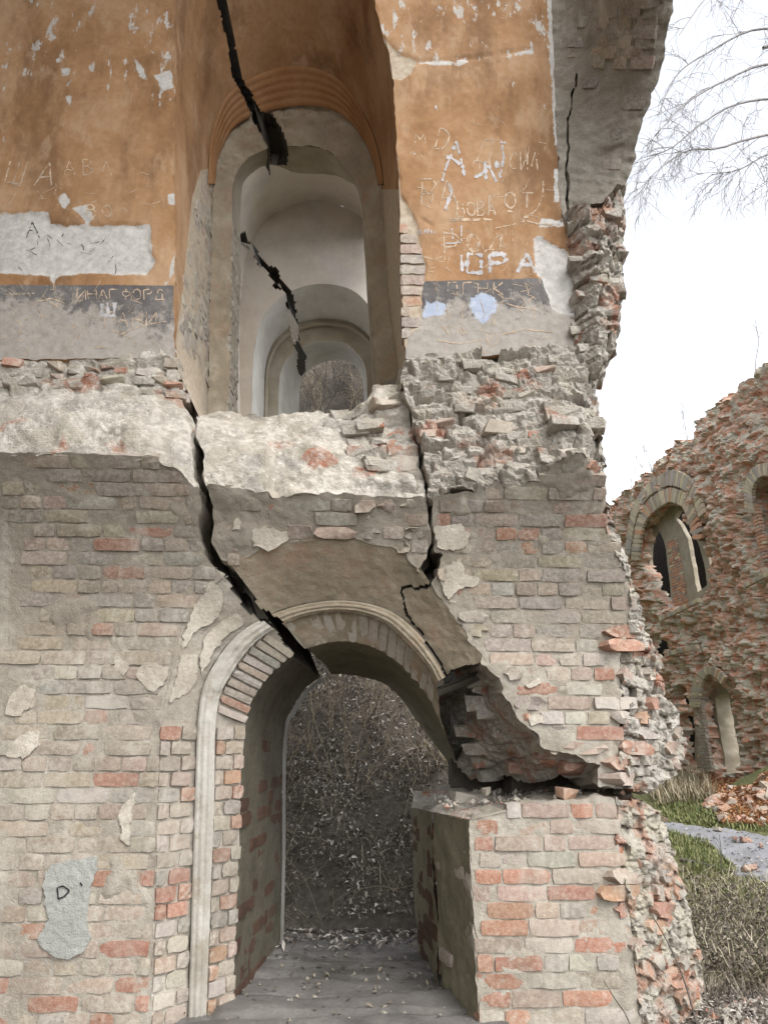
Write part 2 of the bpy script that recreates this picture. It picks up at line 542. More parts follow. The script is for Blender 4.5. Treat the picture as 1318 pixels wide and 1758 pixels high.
M = {}
M['brick'] = m_brick()
M['mortar'] = m_mortar()
M['mortar_dark'] = m_mortar('grey weathered mortar', 0.72)
M['rubble'] = m_rubble('broken masonry core', 0.35, 1.05)
M['rubble_pale'] = m_rubble('pale broken masonry', 0.16, 1.3)
M['rubble_red'] = m_rubble('red broken masonry', 0.75, 0.95)
M['rubble_side'] = m_rubble('torn red brickwork', 0.9, 1.0, 0.75, 1.1)
M['paint'] = m_paint()
M['core'] = m_plaster('dark masonry inside', [(0.3, (0.12, 0.105, 0.085)), (0.7, (0.24, 0.21, 0.17))], 0.8)
M['inside'] = m_plaster('crack masonry with shade in colour', [(0.3, (0.05, 0.045, 0.038)), (0.7, (0.12, 0.105, 0.085))], 0.9)  # near-black colour stands in for the shade deep in cracks and gaps
M['beige'] = m_plaster('beige bare plaster', [(0.3, (0.26, 0.225, 0.165)), (0.5, (0.36, 0.315, 0.24)), (0.7, (0.46, 0.42, 0.35))])
M['orange'] = m_plaster('orange distemper', [(0.3, (0.24, 0.11, 0.042)), (0.5, (0.32, 0.165, 0.075)), (0.7, (0.39, 0.23, 0.125))], 0.2, (0.34, 0.22, 0.13), 0.3)
M['moulding'] = m_plaster('limewashed moulding', [(0.3, (0.28, 0.255, 0.21)), (0.5, (0.40, 0.375, 0.325)), (0.7, (0.54, 0.525, 0.48))], 0.5, (0.26, 0.215, 0.155), 0.65, 7)
M['limepatch'] = m_mortar('smeared lime plaster', 1.42)
M['white'] = m_plaster('off white room plaster', [(0.3, (0.50, 0.445, 0.375)), (0.5, (0.60, 0.54, 0.47)), (0.7, (0.64, 0.595, 0.54))], 0.15, (0.42, 0.41, 0.41), 0.5, 0.9)
M['limewhite'] = m_plaster('limewashed reveal', [(0.3, (0.50, 0.48, 0.45)), (0.6, (0.66, 0.65, 0.62)), (0.75, (0.74, 0.73, 0.70))], 0.2, (0.4, 0.36, 0.3), 0.3)
M['lunette'] = m_plaster('stained lunette plaster', [(0.3, (0.22, 0.185, 0.13)), (0.5, (0.31, 0.26, 0.19)), (0.68, (0.40, 0.35, 0.275))], 0.7, (0.33, 0.18, 0.11), 0.45, 4)
M['damp_shade'] = m_plaster('damp sooty jamb', [(0.3, (0.065, 0.058, 0.043)), (0.5, (0.125, 0.11, 0.082)), (0.7, (0.21, 0.185, 0.14))], 0.8, (0.03, 0.035, 0.02), 0.6, 3)  # damp dirt, with the passage's shade put into the dark colour
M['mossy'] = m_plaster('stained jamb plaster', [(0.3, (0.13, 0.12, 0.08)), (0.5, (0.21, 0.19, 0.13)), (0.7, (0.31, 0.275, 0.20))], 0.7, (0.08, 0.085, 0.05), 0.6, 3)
M['cement'] = m_plaster('grey cement patch', [(0.3, (0.27, 0.275, 0.25)), (0.5, (0.36, 0.365, 0.335)), (0.7, (0.44, 0.44, 0.41))], 0.7, (0.3, 0.31, 0.28), 0.3)
M['damp_shade_brick'] = m_plaster('damp dark brick', [(0.3, (0.05, 0.035, 0.026)), (0.5, (0.10, 0.058, 0.04)), (0.7, (0.17, 0.11, 0.08))], 0.7, (0.05, 0.05, 0.032), 0.6, 3)  # jamb bricks: damp, and darkened further to hold the passage's shade
M['floor'] = m_plaster('dusty concrete floor', [(0.3, (0.09, 0.085, 0.078)), (0.5, (0.15, 0.14, 0.13)), (0.7, (0.22, 0.21, 0.195))], 0.6, (0.045, 0.042, 0.036), 0.7, 2)
M['scratch'] = m_flat('scratched plaster line', (0.56, 0.43, 0.31), 0.9, 0.3)
M['chalk'] = m_flat('pale scraped letter', (0.52, 0.50, 0.50), 0.9, 0.3)
M['soot'] = m_flat('black pencil', (0.03, 0.03, 0.035), 0.9, 0.3)
M['bark'] = m_flat('grey twig bark', (0.13, 0.115, 0.10), 0.9, 0.4)
M['straw_stem'] = m_flat('dry stem', (0.33, 0.27, 0.19), 0.9, 0.4)
M['litter'] = m_leafy('dead leaves', [(0.0, (0.04, 0.032, 0.025)), (0.4, (0.13, 0.107, 0.088)), (0.72, (0.32, 0.275, 0.23)), (1.0, (0.62, 0.58, 0.52))], 0.55)
M['drygrass'] = m_leafy('dry grass', [(0.0, (0.10, 0.08, 0.05)), (0.5, (0.26, 0.21, 0.13)), (0.85, (0.42, 0.36, 0.25)), (1.0, (0.5, 0.45, 0.34))])
M['straw'] = m_leafy('pale straw', [(0.0, (0.16, 0.13, 0.085)), (0.5, (0.34, 0.285, 0.19)), (0.85, (0.50, 0.44, 0.32)), (1.0, (0.58, 0.53, 0.42))])
M['grass'] = m_leafy('green grass', [(0.0, (0.06, 0.075, 0.025)), (0.45, (0.13, 0.155, 0.05)), (0.75, (0.22, 0.23, 0.09)), (1.0, (0.34, 0.31, 0.17))])
M['deadweed'] = m_leafy('withered weeds', [(0.0, (0.05, 0.04, 0.03)), (0.6, (0.12, 0.10, 0.075)), (1.0, (0.28, 0.24, 0.18))])

def m_ground():
    t = NT('soil')
    n1, n2 = t.noise(1.2, 6, 0.65), t.noise(22, 6, 0.7)
    f = t.math('ADD', t.math('MULTIPLY', n1, 0.5), t.math('MULTIPLY', n2, 0.5))
    soil = t.ramp(f, [(0.3, (0.036, 0.031, 0.025)), (0.5, (0.10, 0.087, 0.071)), (0.7, (0.23, 0.20, 0.165))])
    turf = t.ramp(f, [(0.3, (0.05, 0.055, 0.02)), (0.5, (0.12, 0.125, 0.05)), (0.7, (0.24, 0.21, 0.12))])
    col = t.mix(t.step(t.attr('turf'), 0.2, 0.8), soil, turf)
    t.bump(t.math('ADD', n2, t.math('MULTIPLY', t.noise(90, 3), 0.5)), 0.9, 0.03)
    return t.done(col)
M['ground'] = m_ground()
M['path'] = m_plaster('wet grey path', [(0.3, (0.17, 0.17, 0.175)), (0.5, (0.25, 0.25, 0.26)), (0.7, (0.34, 0.34, 0.35))], 0.8, (0.12, 0.115, 0.11), 0.4, 1.5)

# ------------------------------------------------------------------ bricks
def brick_mesh(L, H, D, seed, rough=0.0018, round_=0.004):
    r = np.random.default_rng(seed)
    nx, nz = (5, 3) if L > 0.18 else (4, 3)
    V = []
    for j in range(nz):
        for i in range(nx):
            x, z = (i / (nx - 1) - 0.5) * L, (j / (nz - 1) - 0.5) * H
            onx, onz = i in (0, nx - 1), j in (0, nz - 1)
            x += r.normal(0, 0.0022); z += r.normal(0, 0.0018)
            y = r.normal(0, rough)
            if onx and onz:
                k = r.uniform(0.3, 1.6) * round_
                x -= math.copysign(k, x); z -= math.copysign(k * 0.7, z); y += r.uniform(0.001, 0.007)
            elif onx or onz: y += abs(r.normal(0.001, 0.002))
            V.append((x, y, z))
    F = [(j * nx + i, j * nx + i + 1, (j + 1) * nx + i + 1, (j + 1) * nx + i) for j in range(nz - 1) for i in range(nx - 1)]
    per = [i for i in range(nx)] + [j * nx + nx - 1 for j in range(1, nz)] + [(nz - 1) * nx + i for i in range(nx - 2, -1, -1)] + [j * nx for j in range(nz - 2, 0, -1)]
    b0 = len(V)
    for p in per:
        x, y, z = V[p]; V.append((x * 1.01, D, z * 1.01))
    n = len(per)
    F += [(per[k], b0 + k, b0 + (k + 1) % n, per[(k + 1) % n]) for k in range(n)]
    me = bpy.data.meshes.new('brick'); me.from_pydata(V, [], F); me.materials.append(M['brick'])
    me.polygons.foreach_set('use_smooth', np.ones(len(me.polygons), bool))
    try: me.set_sharp_from_angle(angle=R(40))
    except Exception: pass
    return me

LS, LH, HB = 0.245, 0.117, 0.068
STR = [brick_mesh(LS, HB, 0.09, 100 + i) for i in range(14)]
HEA = [brick_mesh(LH, HB, 0.09, 200 + i) for i in range(14)]
STR_R = [brick_mesh(LS, HB, 0.12, 300 + i, 0.010, 0.02) for i in range(10)]
HEA_R = [brick_mesh(LH, HB, 0.12, 400 + i, 0.010, 0.02) for i in range(10)]

def hull_mesh(name, sx, sy, sz, seed, m):
    import bmesh
    r = np.random.default_rng(seed)
    bm = bmesh.new()
    for k in range(22):
        p = r.uniform(-1, 1, 3); p = np.sign(p) * np.abs(p) ** 0.3 * r.uniform(0.8, 1.0, 3)
        bm.verts.new((p[0] * sx / 2, p[1] * sy / 2, p[2] * sz / 2))
    res = bmesh.ops.convex_hull(bm, input=bm.verts)
    for v in [v for v in bm.verts if not v.link_faces]: bm.verts.remove(v)
    bmesh.ops.recalc_face_normals(bm, faces=bm.faces)
    me = bpy.data.meshes.new(name); bm.to_mesh(me); bm.free(); me.materials.append(m)
    return me
CHUNK = [hull_mesh('broken_brick', rng.uniform(0.12, 0.22), 0.14, rng.uniform(0.06, 0.09), 500 + i, M['brick'] if i % 3 == 0 else M['rubble']) for i in range(15)]

PAL = {'beige': (0.36, 0.305, 0.24), 'grey': (0.325, 0.295, 0.255), 'pink': (0.375, 0.28, 0.225), 'red': (0.37, 0.175, 0.115), 'deep': (0.26, 0.125, 0.085), 'yellow': (0.39, 0.325, 0.235), 'pale': (0.44, 0.40, 0.34), 'dark': (0.11, 0.095, 0.08), 'orange': (0.41, 0.225, 0.14)}
def pick(weights):
    ks = list(weights); c = random.choices(ks, [weights[k] for k in ks])[0]
    v = random.uniform(0.82, 1.15)
    return tuple(x * v * random.uniform(0.95, 1.05) for x in PAL[c]), c

DAMP_SHADE = [False]
def put_brick(parent, p, tdir, up, me, col, alpha, name='brick', sx=1.0, sz=1.0, tiltx=0.0, tilty=0.0):
    t = Vector(tdir).normalized(); u = Vector(up); u = (u - t * u.dot(t)).normalized()
    inn = t.cross(u) * -1            # into the wall: t x up points ... fixed below by caller's t direction
    inn = u.cross(t)
    mat = Matrix((( t.x, inn.x, u.x), (t.y, inn.y, u.y), (t.z, inn.z, u.z))).to_4x4()
    mat = mat @ Matrix.Rotation(tiltx, 4, 'X') @ Matrix.Rotation(tilty, 4, 'Z')
    o = bpy.data.objects.new(name, me)
    C.objects.link(o)
    o.parent = parent
    o.location = Vector(p) - parent.location
    o.rotation_euler = mat.to_euler()
    o.scale = (sx, 1, sz)
    o.color = col + (alpha,)
    if DAMP_SHADE[0]:
        o.material_slots[0].link = 'OBJECT'; o.material_slots[0].material = M['damp_shade_brick']
    return o

COURSE, JT = 0.0775, 0.010
W_LOW = {'beige': 4, 'grey': 3, 'pink': 2, 'red': 1.6, 'yellow': 1, 'pale': 1.5}
def brick_wall(parent, inside, s_lo, s_hi, x_lo, x_hi, weights, alpha, seed, rough_at=None, proud=0.0012, maxn=700):
    random.seed(seed)
    n = 0
    k0 = int(math.ceil(s_lo / COURSE)); k1 = int(s_hi / COURSE)
    for k in range(k0, k1 + 1):
        s = k * COURSE
        x = x_lo - random.uniform(0, 0.25)
        pat = k % 3
        while x < x_hi:
            L = LS if (pat == 0 or (pat == 2 and random.random() < 0.6)) else LH
            if random.random() < 0.12: L = LH if L == LS else LS
            sxv = random.uniform(0.94, 1.05)
            xc = x + L * sxv / 2
            x += L * sxv + JT * random.uniform(0.6, 1.6)
            xq = xc + np.linspace(-0.5, 0.5, 9) * L * sxv
            qx, qy = project(wall_pt(xq, np.full(9, s)))
            okq = inside(qx, qy)
            if okq is None or n >= maxn: continue
            run = np.flatnonzero(okq)
            lo_, hi_ = xq[run[0]], xq[run[-1]]
            if hi_ - lo_ < 0.05: continue
            if len(run) < 9:
                sxv *= (hi_ - lo_ + 0.004) / (L * sxv); xc = (lo_ + hi_) / 2
            P = wall_pt(np.array([xc - 0.05, xc, xc + 0.05]), np.full(3, s))
            px, py = project(P)
            th = float(np.interp(s, _s, _th))
            rg = rough_at is not None and rough_at(px[1], py[1])
            pool = (STR_R if L == LS else HEA_R) if rg else (STR if L == LS else HEA)
            nrm = wall_n(np.array([s]))[0]
            tdir = (1, 0, 0)
            base = P[1]
            if px[1] > 900:
                Q = CAM + (P - CAM) * ((P[:, 1] + recess(px, py)) / P[:, 1])[:, None]
                base = Q[1]; tdir = Q[2] - Q[0]
                if tdir[1] > 0.02: nrm = nrm + np.array([0.6 * tdir[1] / (abs(tdir[0]) + .05), 0, 0]); nrm = nrm / np.linalg.norm(nrm)
            side = px[1] > np.interp(py[1], XIN[:, 0], XIN[:, 1])
            if side and random.random() < 0.3: continue
            pos = base + nrm * (proud + (0.012 if side else 0) + random.gauss(0, 0.003 if not rg else 0.012))
            col, c = pick(weights(px[1], py[1]) if callable(weights) else weights)
            a = alpha(px[1], py[1], c)
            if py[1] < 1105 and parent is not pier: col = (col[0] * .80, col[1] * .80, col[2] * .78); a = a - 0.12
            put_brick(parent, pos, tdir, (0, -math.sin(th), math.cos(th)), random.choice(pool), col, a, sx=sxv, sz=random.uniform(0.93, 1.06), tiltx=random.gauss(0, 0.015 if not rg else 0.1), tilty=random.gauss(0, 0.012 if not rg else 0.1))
            n += 1
    return n

def brick_panel(parent, A0, A1, B0, B1, weights, alpha, seed, z0=None, z1=None, course=COURSE, proud=0.004, header=False, maxn=200, out=None, inside=None, rough=False, edges=None):
    """courses between a left edge (A0 bottom, A1 top) and a right edge (B0, B1), world points"""
    random.seed(seed)
    A0, A1, B0, B1 = map(lambda q: np.asarray(q, float), (A0, A1, B0, B1))
    if edges:
        (fa, fb_) = [lambda z, q=q: np.array([np.interp(z, q[:, 2], q[:, 0]), np.interp(z, q[:, 2], q[:, 1]), z]) for q in edges]
    zlo = max(A0[2], B0[2]) if z0 is None else z0
    zhi = min(A1[2], B1[2]) if z1 is None else z1
    n = 0
    for k in range(int(math.ceil(zlo / course)), int(zhi / course) + 1):
        z = k * course
        a = A0 + (A1 - A0) * (z - A0[2]) / (A1[2] - A0[2]); b = B0 + (B1 - B0) * (z - B0[2]) / (B1[2] - B0[2])
        if edges: a, b = fa(z), fb_(z)
        d = b - a; d[2] = 0; Ltot = np.linalg.norm(d)
        if Ltot < 0.05: continue
        t = d / Ltot
        nrm = np.array([t[1], -t[0], 0])
        if nrm @ (CAM - a) < 0: nrm = -nrm; t2 = -t
        else: t2 = t
        x = 0.0 if k % 2 else -0.06
        while x < Ltot - 0.03:
            L = LH if (header or random.random() < 0.4) else LS
            L0 = L
            lo = max(x, 0.0); hi = min(x + L, Ltot)
            x += L + JT
            if hi - lo < 0.045 or n >= maxn: continue
            c = a + t * (lo + hi) / 2
            if inside is not None:
                qx, qy = project(c)
                if not inside(float(qx), float(qy)): continue
            col, cn = pick(weights)
            pool = (STR_R if L0 == LS else HEA_R) if rough else (STR if L0 == LS else HEA)
            put_brick(parent, c + nrm * (proud + random.gauss(0, 0.003 if not rough else 0.012)), t2, (0, 0, 1), random.choice(pool), col, alpha(cn), sx=(hi - lo) / L0 * random.uniform(0.95, 1.0), sz=random.uniform(0.92, 1.05) * course / COURSE, tiltx=random.gauss(0, 0.02 if not rough else 0.1), tilty=random.gauss(0, 0.02 if not rough else 0.1))
            n += 1
    return n

def arch_bricks(parent, A, YA, B, YB, count, weights, alpha, seed, lo=0.0, hi=1.0, cut=None, keep=None, proud=0.006, sub=1, name='brick'):
    """bricks on edge round an arch face between two rings"""
    random.seed(seed)
    n = 400
    a, b = ring3(A, YA, n), ring3(B, YB, n)
    mid = (a + b) / 2
    arc = np.concatenate([[0], np.cumsum(np.linalg.norm(np.diff(mid, axis=0), axis=1))])
    for q in np.linspace(lo, hi, count, endpoint=False) + (hi - lo) / count / 2:
        i = int(np.searchsorted(arc, q * arc[-1])); i = min(max(i, 1), n - 2)
        h = (hi - lo) * arc[-1] / count
        tg = mid[i + 1] - mid[i - 1]
        w_ = b[i] - a[i]; Lw = np.linalg.norm(w_)
        for s in range(sub):
            c = a[i] + w_ * (s + 0.5) / sub
            px, py = project(c)
            if cut is not None and any(sdf(np.array([px]), np.array([py]), cc)[0] > -4 for cc in cut): continue
            if keep is not None and not keep(px, py): continue
            t = Vector(w_ / Lw); u = Vector(tg)
            inn = u.cross(t)
            if inn.dot(Vector(c - CAM)) < 0: t = -t
            col, cn = pick(weights)
            inn = u.cross(t).normalized()
            put_brick(parent, Vector(c) - inn * proud, t, u, random.choice(HEA), col, alpha(cn), sx=(Lw / sub - 0.008) / LH, sz=(h - 0.012) / HB, tiltx=random.gauss(0, 0.02), tilty=random.gauss(0, 0.02), name=name)

def strew(parent, poly, surf, count, seed, weights, alpha, size=(0.7, 1.25), margin=6, out=0.0, disp=None, spin=0.2, name='broken_brick', pool=None):
    r = np.random.default_rng(seed); random.seed(seed)
    p = np.asarray(poly, float); lo, hi = p.min(0), p.max(0)
    placed = []
    tries = 0
    while len(placed) < count and tries < count * 40:
        tries += 1
        q = lo + (hi - lo) * r.random(2)
        if sdf(q[:1], q[1:], p)[0] < margin: continue
        if any(abs(q[0] - a) < 22 and abs(q[1] - b) < 13 for a, b in placed): continue
        placed.append(tuple(q))
        P, N = surf(q[:1], q[1:])
        d = disp(P, q[:1], q[1:])[0] if disp is not None else 0
        pos = P[0] + N[0] * (d + out)
        o = bpy.data.objects.new(name, random.choice(pool or CHUNK))
        C.objects.link(o); o.parent = parent
        o.location = Vector(pos) - parent.location
        o.rotation_euler = (random.gauss(0, spin * 0.5), random.gauss(0, spin * 0.35), random.gauss(0, spin))
        s = random.uniform(*size); o.scale = (s, s, s)
        col, cn = pick(weights); o.color = col + (alpha(cn),)

# ================================================================== TERRAIN
def terrain(x, y):
    x = np.asarray(x, float); y = np.asarray(y, float)
    z = 0.06 + 0.042 * np.clip(y - 4, 0, 17)
    z = z - 0.10 * sstep(4.0, 2.5, y) + 0.10 * sstep(2.6, 1.6, x) * sstep(3.6, 4.6, y)
    p = np.stack([x, y, x * 0], -1).reshape(-1, 3)
    z = z + (0.05 * fbm(p, 0.9, 3, 60) + 0.02 * fbm(p, 4.0, 3, 61)).reshape(x.shape) * sstep(60, 25, y)
    up = np.clip(y - 5.75, 0, 2.95) * 0.74 + np.clip(y - 13.2, 0, 3.8) * 2.4
    up = up - 0.5 * sstep(15, 30, y)
    side = sstep(2.3, 0.7, x - 0.02 * (y - 6)) * sstep(-4.6, -2.0, x)
    lump = (0.10 * fbm(p, 1.6, 4, 63)).reshape(x.shape)
    z = z + side * (up + lump * sstep(5.8, 6.6, y) + 0.14 * sstep(5.6, 6.0, y))
    heap = np.exp(-(((x - 7.6) / 1.3) ** 2 + ((y - 12.9) / 1.6) ** 2)) * 0.85
    return z + heap + 0.05 * heap * fbm(p, 3, 3, 65).reshape(x.shape)

def ground_hit(px, py):
    d = ray(px, py)
    z = np.zeros(np.shape(px))
    for k in range(60):
        t = (z - CAM[2]) / np.minimum(d[..., 2], -1e-4)
        q = CAM + d * t[..., None]
        z = 0.7 * z + 0.3 * terrain(q[..., 0], q[..., 1])
    return CAM + d * ((z - CAM[2]) / np.minimum(d[..., 2], -1e-4))[..., None]

def axis(lo, hi, step, far):
    a = list(np.arange(lo, hi, step)); s = step
    while a[-1] < far: s *= 1.35; a.append(a[-1] + s)
    s = step
    while a[0] > -far: s *= 1.35; a.insert(0, a[0] - s)
    return np.array(a)
gx, gy = axis(-4, 12, 0.11, 600), axis(-1, 24, 0.11, 600)
GX, GY = np.meshgrid(gx, gy)
GZ = terrain(GX, GY)
nx_ = len(gx)
idx = np.arange(GX.size).reshape(GX.shape)
fc = np.stack([idx[:-1, :-1], idx[:-1, 1:], idx[1:, 1:], idx[1:, :-1]], -1).reshape(-1, 4)
turf = sstep(1.3, 2.2, GX) * sstep(5, 9, GY)
g_ = mesh_obj('ground', np.stack([GX, GY, GZ], -1).reshape(-1, 3), fc, M['ground'], None, True, {'turf': turf.ravel()})
tag(g_, kind='structure')

# ================================================================== OUTLINES (photograph pixels)
CRACK_LOW_L = [(325, 741), (330, 759), (330, 802), (340, 834), (344, 866), (337, 903), (343, 932), (350, 956), (372, 977), (393, 998)]
CRACK_LOW_R = [(340, 754), (350, 775), (353, 812), (353, 834), (366, 871), (366, 908), (364, 932), (382, 961), (408, 988)]
LEDGE_L = [(-60, 775), (0, 778), (80, 777), (150, 779), (262, 783), (285, 800), (300, 803), (318, 818), (332, 838)]
LEDGE_C = [(362, 828), (400, 836), (440, 845), (458, 842), (470, 858), (500, 850), (560, 846), (620, 850), (690, 856), (727, 852)]
LEDGE_R = [(735, 850), (830, 846), (850, 828), (885, 835), (930, 820), (965, 785), (1000, 778), (1036, 812)]
CR2_L = [(695, 693), (703, 717), (709, 744), (717, 763), (723, 796), (731, 818), (729, 845), (733, 872), (739, 905), (740, 927), (731, 960), (712, 981)]
CR2_R = [(703, 698), (709, 717), (713, 742), (719, 750), (728, 774), (731, 793), (739, 818), (737, 840), (743, 872), (748, 910), (746, 949), (760, 951), (752, 981), (738, 1000), (725, 1008)]
LA = [(258, 1800), (270, 1400), (276, 1230), (301, 1120), (345, 1022), (450, 938), (590, 921), (690, 946), (740, 1004), (797, 1085), (836, 1140)]
LB = [(322, 1800), (334, 1400), (342, 1215), (368, 1140), (420, 1080), (500, 1043), (590, 1031), (665, 1047), (715, 1085), (750, 1130), (768, 1160)]
LC = [(352, 1800), (367, 1400), (372, 1225), (398, 1155), (445, 1097), (515, 1060), (590, 1050), (655, 1066), (700, 1105), (735, 1145), (748, 1172)]
LD = [(400, 1800), (413, 1400), (423, 1245), (448, 1180), (495, 1130), (545, 1108), (595, 1102), (650, 1117), (695, 1152), (735, 1200), (757, 1250)]
LE = [(476, 1800), (484, 1500), (487, 1270), (505, 1215), (530, 1180), (558, 1163), (595, 1160), (650, 1172), (690, 1205), (737, 1268), (797, 1338)]
E1 = [(740, 1004), (768, 1040), (797, 1085), (806, 1102), (826, 1122), (829, 1142), (838, 1150), (859, 1164), (863, 1192), (880, 1212), (890, 1238), (918, 1254), (932, 1284), (962, 1292), (1000, 1302), (1030, 1316)]
CRACK_ARCH = [(372, 958), (388, 990), (425, 1051), (440, 1062), (467, 1073), (490, 1110), (505, 1133), (523, 1144), (535, 1150), (553, 1162), (560, 1185), (576, 1185), (575, 1166), (562, 1145), (541, 1128), (515, 1099), (494, 1078), (478, 1060), (462, 1049), (449, 1044), (420, 1002), (398, 970)]
CRACK_ARCH2 = [(738, 1000), (716, 1010), (706, 1004), (690, 1006), (687, 1022), (694, 1050), (706, 1070), (720, 1088), (738, 1116), (752, 1140), (766, 1165), (770, 1163), (757, 1137), (743, 1113), (724, 1084), (710, 1067), (698, 1047), (691, 1022), (694, 1010), (706, 1009), (718, 1016), (742, 1006)]
SIL = [(1165, -60), (1158, 0), (1145, 49), (1139, 114), (1123, 152), (1112, 180), (1096, 234), (1087, 283), (1071, 321), (1068, 403), (1074, 447), (1063, 512), (1066, 566), (1052, 599), (1036, 643), (1025, 664), (1030, 720), (1040, 800), (1046, 870), (1075, 960), (1100, 1050), (1130, 1130), (1142, 1195), (1166, 1232), (1180, 1290), (1163, 1332), (1110, 1360)]
CRACK_UP = [(368, -300), (370, -80), (373, 0), (380, 32), (392, 80), (398, 127), (420, 170), (430, 200), (441, 215), (451, 236), (462, 266), (466, 283), (491, 283), (494, 258), (486, 232), (470, 198), (449, 191), (435, 168), (417, 133), (409, 96), (398, 42), (390, 0), (388, -80), (386, -300)]
CRACK_ROOM = [(410, 399), (413, 420), (425, 426), (441, 452), (457, 461), (470, 491), (488, 499), (496, 552), (501, 579), (511, 605), (509, 629), (518, 648), (525, 640), (524, 611), (516, 589), (511, 558), (508, 520), (498, 495), (487, 484), (474, 460), (452, 449), (442, 428), (426, 417), (421, 400)]

U0 = [(348, 730), (300, 610), (299, 480), (299, 250), (298, 0), (330, -170), (470, -270), (590, -190), (643, 0), (674, 140), (688, 430), (697, 650)]
U1 = [(356, 730), (358, 610), (361, 480), (366, 310), (378, 255), (415, 208), (500, 183), (575, 190), (624, 235), (653, 318), (666, 500), (687, 650)]
U2 = [(390, 730), (395, 610), (397, 480), (399, 340), (410, 290), (445, 262), (505, 252), (560, 258), (598, 296), (622, 345), (635, 520), (646, 660)]
U3 = [(406, 730), (409, 610), (412, 480), (414, 345), (424, 306), (462, 283), (510, 297), (560, 299), (594, 310), (618, 345), (631, 520), (641, 680)]
RA = [(300, 760), (300, 610), (300, 420), (310, 250), (345, 150), (420, 80), (510, 60), (600, 80), (670, 150), (705, 300), (715, 500), (720, 700)]
RB = [(415, 760), (412, 640), (412, 560), (415, 500), (425, 440), (455, 380), (530, 345), (600, 360), (650, 410), (668, 480), (672, 600), (674, 700)]
V1 = [(432, 740), (434, 640), (440, 580), (455, 540), (490, 505), (528, 490), (565, 488), (600, 496), (626, 516), (642, 545), (650, 600), (653, 720)]
V2 = [(454, 740), (456, 650), (460, 620), (472, 590), (498, 566), (532, 553), (565, 551), (600, 557), (624, 572), (641, 592), (650, 625), (654, 720)]
V2b = [(459, 740), (461, 652), (465, 624), (477, 596), (502, 573), (535, 561), (565, 559), (597, 564), (619, 578), (635, 597), (644, 627), (648, 720)]
V3 = [(477, 740), (479, 660), (483, 635), (493, 615), (513, 598), (540, 588), (565, 586), (592, 590), (609, 602), (622, 618), (629, 645), (631, 720)]
V4 = [(512, 740), (513, 690), (515, 664), (521, 647), (535, 632), (555, 622), (575, 617), (595, 620), (610, 629), (619, 641), (624, 658), (626, 720)]

def xmid(poly_l, y): return np.interp(y, [p[1] for p in poly_l], [p[0] for p in poly_l])
def one(v): return lambda px, py: np.full(np.shape(px), float(v))

# displacement fields
def d_mortar(P, px, py):
    return -0.0054 + 0.0028 * fbm(P, 9, 3, 11) + 0.0028 * fbm(P, 34, 3, 12) + 0.013 * sstep(0.42, 0.8, fbm(P, 2.6, 4, 13))
def d_fine(P, *a):
    return 0.004 * fbm(P, 5, 3, 21) + 0.002 * fbm(P, 28, 2, 22)
def d_rough(P, *a):
    return 0.02 * fbm(P, 4, 4, 31) + 0.012 * fbm(P, 16, 3, 32)
def d_blocks(amp, cu=0.2, cv=0.095, seed=3, tilt=0.7):
    def f(P, *a):
        u = P[:, 0] + P[:, 1] * 0.9; v = P[:, 2] + P[:, 1] * 0.15
        h, e, k = blocks(u, v, cu, cv, seed, tilt)
        joint = 1 - sstep(0.0, 0.09, e)
        return amp * h * (0.55 + 0.45 * vn(P * 2.1, seed + 40)) - 0.35 * amp * joint + 0.022 * fbm(P, 3.5, 4, seed + 50) + 0.008 * fbm(P, 22, 3, seed + 51)
    return f

# ================================================================== LEFT MASS
left = thing('ruined_wall', 'tall left part of the cracked fort wall, orange plaster above grey limewashed brick', 'wall', (-0.9, 4.1, 0.0))
mid = thing('ruined_wall', 'cracked middle block of wall above the doorway, with broken pale ledge between two fissures', 'wall', (0.0, 4.1, 2.3))
right = thing('ruined_wall', 'overhanging right part of the fort wall, orange paint with scratched letters and ragged outer end', 'wall', (1.1, 4.1, 1.3))
pier = thing('brick_pier', 'broken off brick pier stump standing right of the doorway under the hanging wall', 'pier', (0.9, 4.3, 0.0))

PL = LEDGE_L + CRACK_LOW_L[3:] + [(388, 988)] + LA[4::-1] + [(-60, 1800)]
att_w = {'unwashed': lambda px, py: sstep(1135, 1085, py)}
sheet('mortar_bed', PL, surf_wall, M['mortar'], left, 4, d_mortar, 2.0, skirt=(0, 0.35, 0), attrs=att_w)
PM = LEDGE_C + CR2_L[7:] + [(722, 985), (690, 946), (590, 921), (450, 938), (405, 972)] + CRACK_LOW_R[7:3:-1] + [(353, 834)]
sheet('mortar_bed', PM, surf_wall, M['mortar'], mid, 4, lambda P, a, b: d_mortar(P, a, b) + 0.008 * fbm(P, 6, 3, 77), 2.5, skirt=(0, 0.4, 0), attrs=att_w)
PR = LEDGE_R + SIL[16:] + [(1060, 1352), (1028, 1350), (1030, 1314)] + E1[-2::-1] + CR2_R[13:6:-1]
PRF = LEDGE_R + [(1040, 850), (1040, 905), (1072, 981), (1083, 1063), (1066, 1123), (1068, 1199), (1058, 1352), (1028, 1350), (1030, 1314)] + E1[-2::-1] + CR2_R[13:6:-1]
PRS = [(1036, 812)] + SIL[16:] + [(1058, 1352), (1068, 1199), (1066, 1123), (1083, 1063), (1072, 981), (1040, 905), (1040, 850)]
def d_right(P, px, py):
    xi = np.interp(py, XIN[:, 0], XIN[:, 1])
    k = sstep(-14, 14, px - xi)
    return d_mortar(P, px, py) * (1 - k) + k * (d_blocks(0.018, 0.16, 0.087, 5)(P) - 0.012)
sheet('mortar_bed', PRF, surf_wall, M['mortar'], right, 3.0, d_right, 4.2, skirt=(0, 0.5, 0), attrs=att_w)
